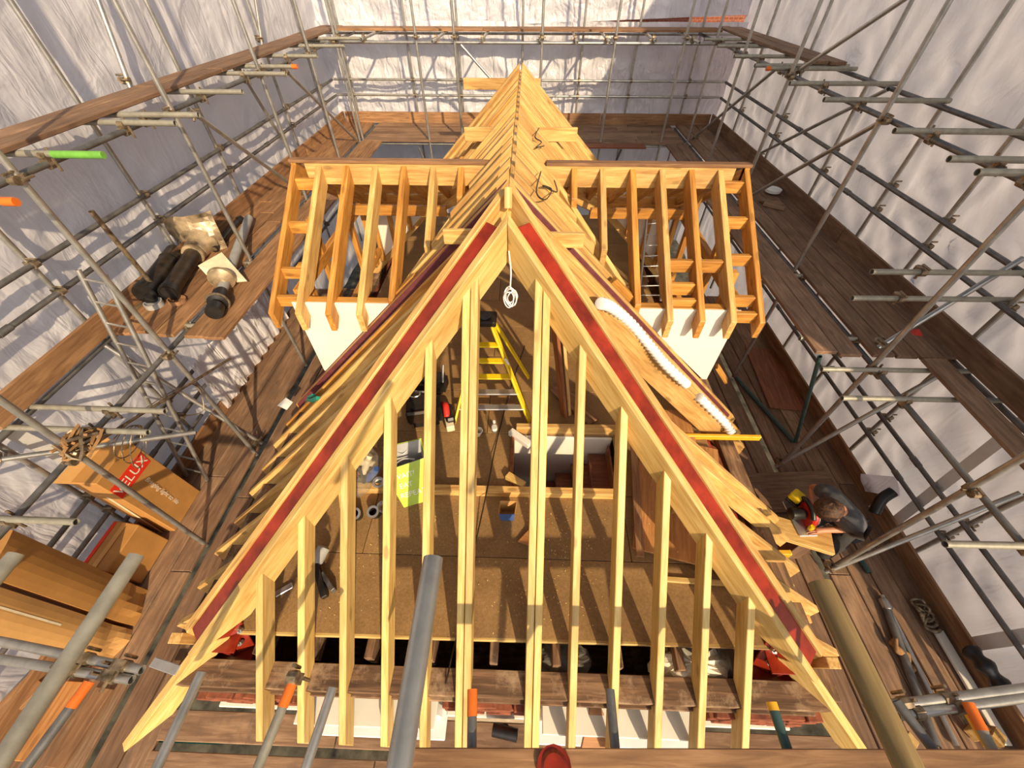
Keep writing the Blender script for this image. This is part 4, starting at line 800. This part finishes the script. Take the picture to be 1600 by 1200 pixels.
# plastic-wrapped insulation in the eaves
for i, (x, y, sx_, sy_, mat, lab) in enumerate(((1075, 1040, 0.85, 0.20, 'insulation', 'white plastic wrapped insulation in the near eaves'), (880, 1030, 0.55, 0.18, 'clear_plastic', 'clear plastic wrap stuffed in the eaves by the centre'), (1130, 1020, 0.35, 0.22, 'clear_plastic', 'grey crumpled plastic at the right end of the eaves'))):
    c = PZ(x, y, -0.32); vs_ = []; N = 22
    for j in range(9):
        for k in range(N):
            th, ph = j / 8 * math.pi, k / N * 2 * math.pi; q = V((math.cos(ph) * math.sin(th) * sx_ * 4, math.sin(ph) * math.sin(th) * 1.5, math.cos(th) * 2 + i)); rr = 1 + 0.35 * noise.noise(q * 1.6) + 0.15 * noise.noise(q * 4)
            vs_.append((sx_ / 2 * rr * math.sin(th) * math.cos(ph), sy_ * rr * math.sin(th) * math.sin(ph), 0.18 * rr * math.cos(th)))
    fs = [(j * N + k, j * N + (k + 1) % N, (j + 1) * N + (k + 1) % N, (j + 1) * N + k) for j in range(8) for k in range(N)]
    tag(mobj('plastic_wrap', vs_, fs, mat, None, Matrix.Translation(c)), lab, 'insulation', 'wrapped insulation in the eaves')
t = thing('waste_pipe', 'black waste pipe branch below the centre rafter feet', 'pipe', PZ(785, 1145, -1.3)); p = PZ(770, 1140, -1.0)
pipe_between('pipe_branch', p, p + V((0.28, -0.04, 0.02)), 0.065, 'black_plastic', t); pipe_between('pipe_stack', p + V((0.14, 0.0, -0.35)), p + V((0.14, 0.0, -0.02)), 0.06, 'black_plastic', t)
tag(prism('timber_wedge', [(0, 0), (0.46, 0), (0.17, 0.62)], 0.05, Matrix.Translation(PZ(905, 1180, -0.9)) @ Matrix.Rotation(-1.1, 4, 'X'), 'plywood'), 'pointed plywood offcut standing at the near wall', 'offcut')
tag(beam('teal_sheet', PZ(195, 1150, -1.5), PZ(345, 1156, -1.5), 0.09, 0.02, 'teal'), 'teal plastic strip in the gap of the near planks', 'plastic strip')

# ================================================================== THINGS ON THE RIGHT DECKS
def D(x, y, dz=0.0): return PZ(x, y, ZLO + dz)
def U(x, y, dz=0.0): return PZ(x, y, ZUP + dz)
t = thing('bucket_lid', 'white round lid lying on the far right walkway', 'lid', U(1207, 299)); lathe('lid_disc', [(0, 0.17), (0.05, 0.18), (0.06, 0.18), (0.06, 0.155), (0.045, 0.15)], 'white_plastic', t, frame(U(1207, 299, 0.05), (0, 0, 1)), 24)
for i, (p, q, w, lab) in enumerate((((1188, 312), (1222, 322), 0.16, 'short dark board beside the white lid'), ((1193, 318), (1226, 326), 0.14, 'short board in front of the white lid'))): tag(beam('board_offcut', U(*p, 0.03), U(*q, 0.03), w, 0.05, 'deck_wood'), lab, 'offcut', 'board offcuts by the lid')
t = thing('red_rag', 'small red bag lying by the right toe board', 'bag', U(1432, 520)); o = mobj('rag_body', [(0, 0, 0), (0.12, -0.02, 0), (0.14, 0.12, 0), (0, 0.13, 0), (0.05, 0.05, 0.08)], [(0, 1, 4), (1, 2, 4), (2, 3, 4), (3, 0, 4), (3, 2, 1, 0)], 'red_plastic', t, Matrix.Translation(U(1428, 524)))
for p, q, lab in (((1150, 590), (1240, 690), 'long green pole lying along the lower right walkway'), ((1337, 862), (1358, 895), 'green pole end poking out beyond the kneeling worker'), ((1383, 1115), (1402, 1150), 'short green pole on the near right planks')):
    tag(tube('green_pole', D(*p, 0.05), D(*q, 0.05), 'green_tube', r=0.04), lab, 'pole', 'green poles')
tag(tube('green_pole', D(1243, 690, 0.03), U(1281, 557, -0.1), 'green_tube', r=0.03), 'green pole leaning up to the right platform', 'pole', 'green poles')
tag(beam('plywood_sheet', D(1190, 545, 0.02), D(1232, 640, 0.02), 0.75, 0.03, 'red_wood'), 'brown plywood sheet flat on the lower right walkway', 'plywood')
tag(beam('plywood_sheet', D(1180, 770, 0.03), D(1310, 765, 0.03), 0.75, 0.03, 'deck_wood'), 'grubby plywood sheet under the kneeling worker', 'plywood')
t = thing('silver_pole', 'long silver pole lying on the near right planks', 'pole', D(1430, 1040)); tube('pole_tube', D(1378, 930, 0.05), D(1495, 1165, 0.05), 'aluminium', t, r=0.03); lathe('pole_clamp', [(0, 0.05), (0.02, 0.065), (0.14, 0.065), (0.16, 0.04)], 'steel', t, frame(D(1378, 935, 0.05), D(1395, 965, 0.05) - D(1378, 935, 0.05)), 10)
tag(tube('dark_pole', D(1385, 950, 0.05), D(1462, 1165, 0.05), 'steel_dark', r=0.05), 'thick dark pole beside the silver one', 'pole')
tag(beam('white_plank', D(1465, 985, 0.03), D(1572, 1165, 0.03), 0.13, 0.04, 'white_board'), 'white painted plank by the near right toe board', 'plank')
t = thing('rope_hank', 'hank of tan rope dropped on the near right planks', 'rope', D(1410, 1020))
for k in range(4): wire('rope_strand', [D(1390 + 3 * k, 1003 - 2 * k, 0.05 + .02 * k), D(1402, 1012 + 2 * k, 0.09), D(1412 + 2 * k, 1022, 0.06), D(1420, 1038 + 3 * k, 0.04), D(1428, 1045, 0.04)], 0.03, 'rope', t, n=6)
t = thing('coupler_heap', 'heap of rusty couplers by the near right toe board', 'couplers', D(1445, 960))
for k in range(5):
    p = D(1436 + 5 * k, 945 + 8 * k, 0.07); wire('coupler_ring', [p + V((0.08 * math.cos(a), 0.08 * math.sin(a), 0.03 * math.sin(2 * a + k))) for a in [i * 0.785 for i in range(8)]], 0.022, 'coupler_steel', t, cyclic=True, n=6)
t = thing('orange_bar', 'orange painted bar lying under the near right tubes', 'bar', D(1520, 1125)); beam('bar_body', D(1500, 1092, 0.3), D(1545, 1165, 0.3), 0.1, 0.06, 'orange_paint', t); beam('bar_edge', D(1497, 1095, 0.34), D(1541, 1167, 0.34), 0.02, 0.06, 'yellow_deep', t)
for p, lab in (((1513, 1150), 'small pale timber block near the orange bar, farther one'), ((1535, 1160), 'small pale timber block near the orange bar, nearer one'), ((1400, 1168), 'pale timber wedge beside the weathered pole')): tag(prism('timber_block', [(0, 0), (0.24, 0), (0.2, 0.14), (0.02, 0.2)], 0.12, Matrix.Translation(D(*p, 0.02)) @ Matrix.Rotation(0.5, 4, 'Z'), 'pine'), lab, 'block')
tag(wire('bent_rod', [D(1360, 868, 0.03), D(1358, 855, 0.03), D(1366, 846, 0.03)], 0.02, 'cream_sheet'), 'small bent white rod behind the worker', 'rod')
# black bin bag behind the toe board
tag(wire('bin_bag', [D(1515, 1015, 0.3), D(1535, 1035, 0.36), D(1560, 1065, 0.33), D(1575, 1085, 0.3)], lambda u: 0.09 + 0.02 * math.sin(u * 20), 'black_plastic', n=10), 'shiny black plastic behind the near right toe board', 'plastic bag')
tag(wire('drain_pipe', [D(1366, 802, 0.32), D(1378, 780, 0.5), D(1396, 768, 0.62)], 0.08, 'black_plastic', n=10), 'black curved pipe showing through the torn right sheeting', 'pipe')
tag(beam('jack_offcut', PZ(1200, 880, -0.6), PZ(1235, 925, -0.9), 0.22, 0.06, 'pine_pale'), 'pale pointed offcut at the right rafter feet', 'offcut'); tag(beam('jack_offcut', PZ(1225, 965, -0.7), PZ(1265, 968, -0.7), 0.09, 0.07, 'pine'), 'short offcut lying below the right hip tail', 'offcut')
# wire tangle on the left scaffold
t = thing('wire_coil', 'loop of brown wire hanging on the left scaffold tubes', 'wire', PX(205, 700, -5.2))
for k in range(3):
    c = PX(200 + 8 * k, 690 + 4 * k, -5.3); wire('wire_loop', [c + V((0.05 * math.sin(a), 0.23 * math.cos(a), (0.2 + .03 * k) * math.sin(a + 0.3 * k))) for a in [i * 0.785 for i in range(8)]], 0.008, 'coupler_steel', t, cyclic=True)
wire('wire_tail', [PX(165, 700, -5.1), PX(225, 640, -5.1), PX(300, 600, -5.0), PX(318, 640, -5.0), PX(290, 650, -5.05)], 0.008, 'coupler_steel', t)
t = thing('netting_rag', 'tangled rag of dry netting tied at the left scaffold joint', 'rag', PX(125, 695, -4.95)); c = PX(125, 692, -4.95)
for k in range(14): wire('rag_strip', [c + V((random.uniform(-.12, .12), random.uniform(-.2, .2), random.uniform(-.14, .14))) for _ in range(4)], 0.02, 'rope' if k % 3 else 'coupler_steel', t, res=3)

# sawdust and shavings scattered over the loft floor
vs_, fs = [], []
for k in range(520):
    cx_, cy_ = random.choice(((-1.5, 2.1), (0.6, 1.6), (0.5, 2.2), (1.8, 2.5), (-0.2, 1.3), (0.2, 1.2), (-2.0, 1.3))); x, y = random.gauss(cx_, 0.35), random.gauss(cy_, 0.28)
    if not (-2.7 < x < 2.4 and 0.95 < y < 2.5): continue
    z = 0.118 if (x > 1.45 and y > 1.75) else 0.004; a = random.uniform(0, 6.28); l, w = random.uniform(0.004, 0.018), random.uniform(0.002, 0.006); b = len(vs_); ca, sa = math.cos(a), math.sin(a)
    vs_ += [(x - ca * l, y - sa * l, z), (x - sa * w, y + ca * w, z + 0.004), (x + ca * l, y + sa * l, z + 0.008), (x + sa * w, y - ca * w, z + 0.004)]; fs.append((b, b + 1, b + 2, b + 3))
tag(mobj('sawdust', vs_, fs, 'pine_pale'), 'pale sawdust and shavings scattered over the loft floor', 'sawdust', kind='stuff')

# ================================================================== THE WORKER AND HIS SAW
def skin_mesh(name, nodes, edges, mat, parent, root, M0, sub=2):
    keys = list(nodes); me = bpy.data.meshes.new(name); bm = bmesh.new(); lay = bm.verts.layers.skin.verify(); vv = []
    for k in keys:
        v = bm.verts.new((V(nodes[k][0]) - M0.translation) * S); v[lay].radius = (nodes[k][1] * S, nodes[k][2] * S); v[lay].use_root = (k == root); vv.append(v)
    for a, b in edges: bm.edges.new((vv[keys.index(a)], vv[keys.index(b)]))
    bm.to_mesh(me); bm.free(); me.materials.append(MAT[mat]); o = bpy.data.objects.new(name, me); link(o, parent, M0)
    sk = o.modifiers.new('skin', 'SKIN'); sk.use_smooth_shade = True; sk.branch_smoothing = 0.4
    m = o.modifiers.new('sub', 'SUBSURF'); m.levels = sub; m.render_levels = sub
    return o
ShR, ShL = PZ(1290, 768, -0.22), PZ(1344, 829, -0.22); mid = (ShR + ShL) / 2
acr = (ShL - ShR).normalized(); fwd = V((0, 0, 1)).cross(acr); fwd = -fwd if fwd.x > 0 else fwd; fwd.z = 0; fwd.normalize()
PEL = mid - fwd * 0.42 + V((0, 0, -0.52)); hipR, hipL = PEL - acr * 0.14, PEL + acr * 0.14
knR, knL = PEL + fwd * 0.38 - acr * 0.22 + V((0, 0, -0.50)), PEL + fwd * 0.30 + acr * 0.26 + V((0, 0, -0.53))
knR.z = knL.z = ZLO + 0.11
ftR, ftL = knR - fwd * 0.62 + acr * 0.08, knL - fwd * 0.62 - acr * 0.06
elR, haR = PZ(1270, 760, -0.46), PZ(1268, 804, -0.62); elL, haL = PZ(1331, 826, -0.62), PZ(1272, 829, -0.66)
neck = mid + fwd * 0.09 + V((0, 0, 0.07)); head = PZ(1299, 796, -0.08); hup = (head - neck).normalized()
man = thing('person', 'person in a dark grey t-shirt kneeling on the right walkway, leaning over a circular saw', 'person', (PEL.x, PEL.y, ZLO)); M0 = Matrix.Translation(PEL)
N = {'pel': (PEL, 0.11, 0.10), 'sp1': (PEL.lerp(mid, 0.4) + V((0, 0, 0.03)), 0.12, 0.10), 'sp2': (PEL.lerp(mid, 0.8) + V((0, 0, 0.03)), 0.13, 0.11), 'nk0': (neck, 0.085, 0.085), 'nk1': (neck.lerp(head, 0.35), 0.08, 0.08),
     'hd0': (head - hup * 0.04, 0.125, 0.115), 'hd1': (head + hup * 0.11, 0.125, 0.12), 'hd2': (head + hup * 0.20, 0.07, 0.07),
     'sr': (ShR, 0.06, 0.06), 'er': (elR, 0.062, 0.062), 'wr': (elR.lerp(haR, 0.82), 0.042, 0.042), 'pr': (haR, 0.055, 0.035),
     'sl': (ShL, 0.06, 0.06), 'el': (elL, 0.062, 0.062), 'wl': (elL.lerp(haL, 0.82), 0.042, 0.042), 'pl': (haL, 0.055, 0.035),
     'hr': (hipR, 0.09, 0.09), 'kr': (knR, 0.06, 0.06), 'fr': (ftR, 0.035, 0.035), 'hl': (hipL, 0.09, 0.09), 'kl': (knL, 0.06, 0.06), 'fl': (ftL, 0.035, 0.035)}
E_ = [('pel', 'sp1'), ('sp1', 'sp2'), ('sp2', 'nk0'), ('nk0', 'nk1'), ('nk1', 'hd0'), ('hd0', 'hd1'), ('hd1', 'hd2'), ('sp2', 'sr'), ('sr', 'er'), ('er', 'wr'), ('wr', 'pr'), ('sp2', 'sl'), ('sl', 'el'), ('el', 'wl'), ('wl', 'pl'), ('pel', 'hr'), ('hr', 'kr'), ('kr', 'fr'), ('pel', 'hl'), ('hl', 'kl'), ('kl', 'fl')]
body = skin_mesh('body', N, E_, 'skin', man, 'pel', M0)
for hnd, el, tag_ in ((haR, elR, 'r'), (haL, elL, 'l')):
    dr = (hnd - el).normalized(); sd = dr.cross(V((0, 0, 1))).normalized(); dn = V((0, 0, -1))
    for k, (off, ln) in enumerate(((-0.042, 0.09), (-0.014, 0.11), (0.016, 0.105), (0.042, 0.08))):
        b0 = hnd + sd * off; b1 = b0 + dr * ln * 0.62 + V((0, 0, 0.005)); b2 = b1 + dr * ln * 0.35 + dn * 0.055
        skin_mesh('finger', {'a': (b0 - dr * 0.03, 0.015, 0.015), 'b': (b1, 0.014, 0.014), 'c': (b2, 0.011, 0.011)}, [('a', 'b'), ('b', 'c')], 'skin', body, 'a', Matrix.Translation(b0), 1)
    s = -1 if tag_ == 'r' else 1
    b0 = hnd - dr * 0.04 + sd * 0.04 * s; skin_mesh('thumb', {'a': (b0, 0.018, 0.018), 'b': (b0 + sd * 0.05 * s + dr * 0.04, 0.016, 0.016), 'c': (b0 + sd * 0.05 * s + dr * 0.09 + dn * 0.03, 0.012, 0.012)}, [('a', 'b'), ('b', 'c')], 'skin', body, 'a', Matrix.Translation(b0), 1)
slR, slL = ShR.lerp(elR, 0.62), ShL.lerp(elL, 0.85)
T = {'pel': (PEL + V((0, 0, 0.02)), 0.20, 0.18), 'sp1': (N['sp1'][0], 0.25, 0.21), 'sp2': (N['sp2'][0], 0.285, 0.22), 'nk': (neck - hup * 0.03, 0.115, 0.115), 'sr': (ShR, 0.14, 0.14), 'er': (slR, 0.12, 0.12), 'sl': (ShL, 0.15, 0.15), 'el': (slL, 0.125, 0.125)}
skin_mesh('t_shirt', T, [('pel', 'sp1'), ('sp1', 'sp2'), ('sp2', 'nk'), ('sp2', 'sr'), ('sr', 'er'), ('sp2', 'sl'), ('sl', 'el')], 'shirt', man, 'pel', M0)
skin_mesh('trousers', {'pel': (PEL - V((0, 0, 0.03)), 0.19, 0.17), 'hr': (hipR, 0.155, 0.155), 'kr': (knR, 0.11, 0.11), 'fr': (ftR.lerp(knR, 0.12), 0.085, 0.085), 'hl': (hipL, 0.155, 0.155), 'kl': (knL, 0.11, 0.11), 'fl': (ftL.lerp(knL, 0.12), 0.085, 0.085)}, [('pel', 'hr'), ('hr', 'kr'), ('kr', 'fr'), ('pel', 'hl'), ('hl', 'kl'), ('kl', 'fl')], 'trousers', man, 'pel', M0)
for f in (ftR, ftL): skin_mesh('boot', {'a': (f + V((0, 0, 0.0)), 0.075, 0.075), 'b': (f - fwd * 0.12 + V((0, 0, -0.0)), 0.07, 0.06), 'c': (f - fwd * 0.24 + V((0, 0, -0.01)), 0.06, 0.05)}, [('a', 'b'), ('b', 'c')], 'trousers', man, 'a', Matrix.Translation(f), 1)
# head: hair cap, ears, nose, eyes; the face looks down to the saw
face = (fwd * 0.75 + V((0, 0, -0.66))).normalized(); hc = head + hup * 0.06; fy = face.cross(hup).normalized(); crown = fy.cross(face)
if crown.z < 0: crown = -crown
vs_, fs = [], []; n1, n2 = 12, 18
for j in range(n1 + 1):
    for k in range(n2):
        th, ph = j / n1 * math.pi * 0.66, k / n2 * 2 * math.pi; q = V((math.sin(th) * math.cos(ph), math.sin(th) * math.sin(ph), math.cos(th)))
        r = 0.158 + 0.02 * noise.noise(q * 5) + 0.008 * noise.noise(q * 16)
        axis = (crown * 0.8 - face * 0.55).normalized(); MM = frame((0, 0, 0), axis.cross(fy), axis); vs_.append(MM.to_3x3() @ V((q.x * r * 1.08, q.y * r, q.z * r)))
for j in range(n1):
    for k in range(n2): fs.append((j * n2 + k, j * n2 + (k + 1) % n2, (j + 1) * n2 + (k + 1) % n2, (j + 1) * n2 + k))
hair = mobj('hair', vs_, fs, 'hair', man, Matrix.Translation(hc), smooth=True)
def blob(name, c, r, mat, par): return lathe(name, [(-r * 0.95, r * 0.3), (-r * 0.5, r * 0.85), (0, r), (r * 0.5, r * 0.85), (r * 0.95, r * 0.3)], mat, par, frame(c, face), 8)
for s in (-1, 1): blob('ear', hc + fy * 0.135 * s - crown * 0.02, 0.035, 'skin', body); blob('eye', hc + face * 0.118 + fy * 0.045 * s, 0.018, 'hole_dark', body)
blob('nose', hc + face * 0.14 - crown * 0.045, 0.026, 'skin', body); box('mouth', hc + face * 0.122 - crown * 0.09, (0.06, 0.015, 0.012), 'print_red', body, bev=0)
# board being sawn, on offcut bearers
cb0, cb1 = PZ(1155, 806, -0.75), PZ(1300, 850, -0.75)
tag(beam('sawn_board', cb0, cb1, 0.34, 0.07, 'pine', up=(0, 0, 1)), 'pale board being sawn, lying below the worker\'s hands', 'board')
bb = thing('saw_bearer', 'timber block propping up the board being sawn', 'block', D(1215, 830)); p = cb0.lerp(cb1, 0.75); beam('bearer_post', (p.x, p.y, ZLO + 0.05), (p.x, p.y, -0.79), 0.25, 0.2, 'deck_wood', bb)
sw = thing('circular_saw', 'yellow and black cordless circular saw with a red guard in the worker\'s hands', 'saw', PZ(1255, 806, -0.7)); c = PZ(1254, 806, -0.64); ax = (PZ(1268, 838, -0.64) - PZ(1240, 785, -0.64)).normalized(); sdv = V((0, 0, 1)).cross(ax)
beam('base_plate', c - ax * 0.26 - sdv * 0.02 + V((0, 0, -0.06)), c + ax * 0.28 - sdv * 0.02 + V((0, 0, -0.06)), 0.26, 0.015, 'aluminium', sw)
lathe('blade_guard', [(0, 0.17), (0.02, 0.19), (0.07, 0.19), (0.09, 0.15)], 'red_plastic', sw, frame(c + sdv * 0.0 + V((0, 0, 0.06)), sdv), 20)
lathe('blade', [(0, 0.16), (0.012, 0.16)], 'aluminium', sw, frame(c + sdv * 0.105 + V((0, 0, 0.05)), sdv), 24)
lathe('motor', [(0, 0.07), (0.02, 0.085), (0.2, 0.085), (0.22, 0.06)], 'black_plastic', sw, frame(c - sdv * 0.02 + V((0, 0, 0.08)), -sdv), 14)
wire('handle', [c + ax * -0.2 + V((0, 0, 0.08)), c - ax * 0.16 + V((0, 0, 0.22)), c + ax * 0.02 + V((0, 0, 0.24)), c + ax * 0.14 + V((0, 0, 0.16))], 0.035, 'black_plastic', sw, n=8)
box('battery', c - ax * 0.24 + sdv * -0.04 + V((0, 0, 0.14)), (0.18, 0.16, 0.12), 'yellow', sw, rz=0.6, bev=0.02); box('battery_base', c - ax * 0.22 + sdv * -0.04 + V((0, 0, 0.06)), (0.2, 0.18, 0.05), 'black_plastic', sw, rz=0.6, bev=0.01)
lathe('front_knob', [(0, 0.03), (0.05, 0.04), (0.09, 0.03)], 'yellow', sw, frame(c + ax * 0.2 + V((0, 0, 0.0)), (0, 0, 1)), 10)
# saw horse clutter: bag beside the board
tag(wire('bin_bag', [D(1238, 838, 0.25), D(1248, 832, 0.32), D(1258, 838, 0.25)], 0.12, 'black_plastic', n=10), 'black bag under the saw beside the board', 'bag')
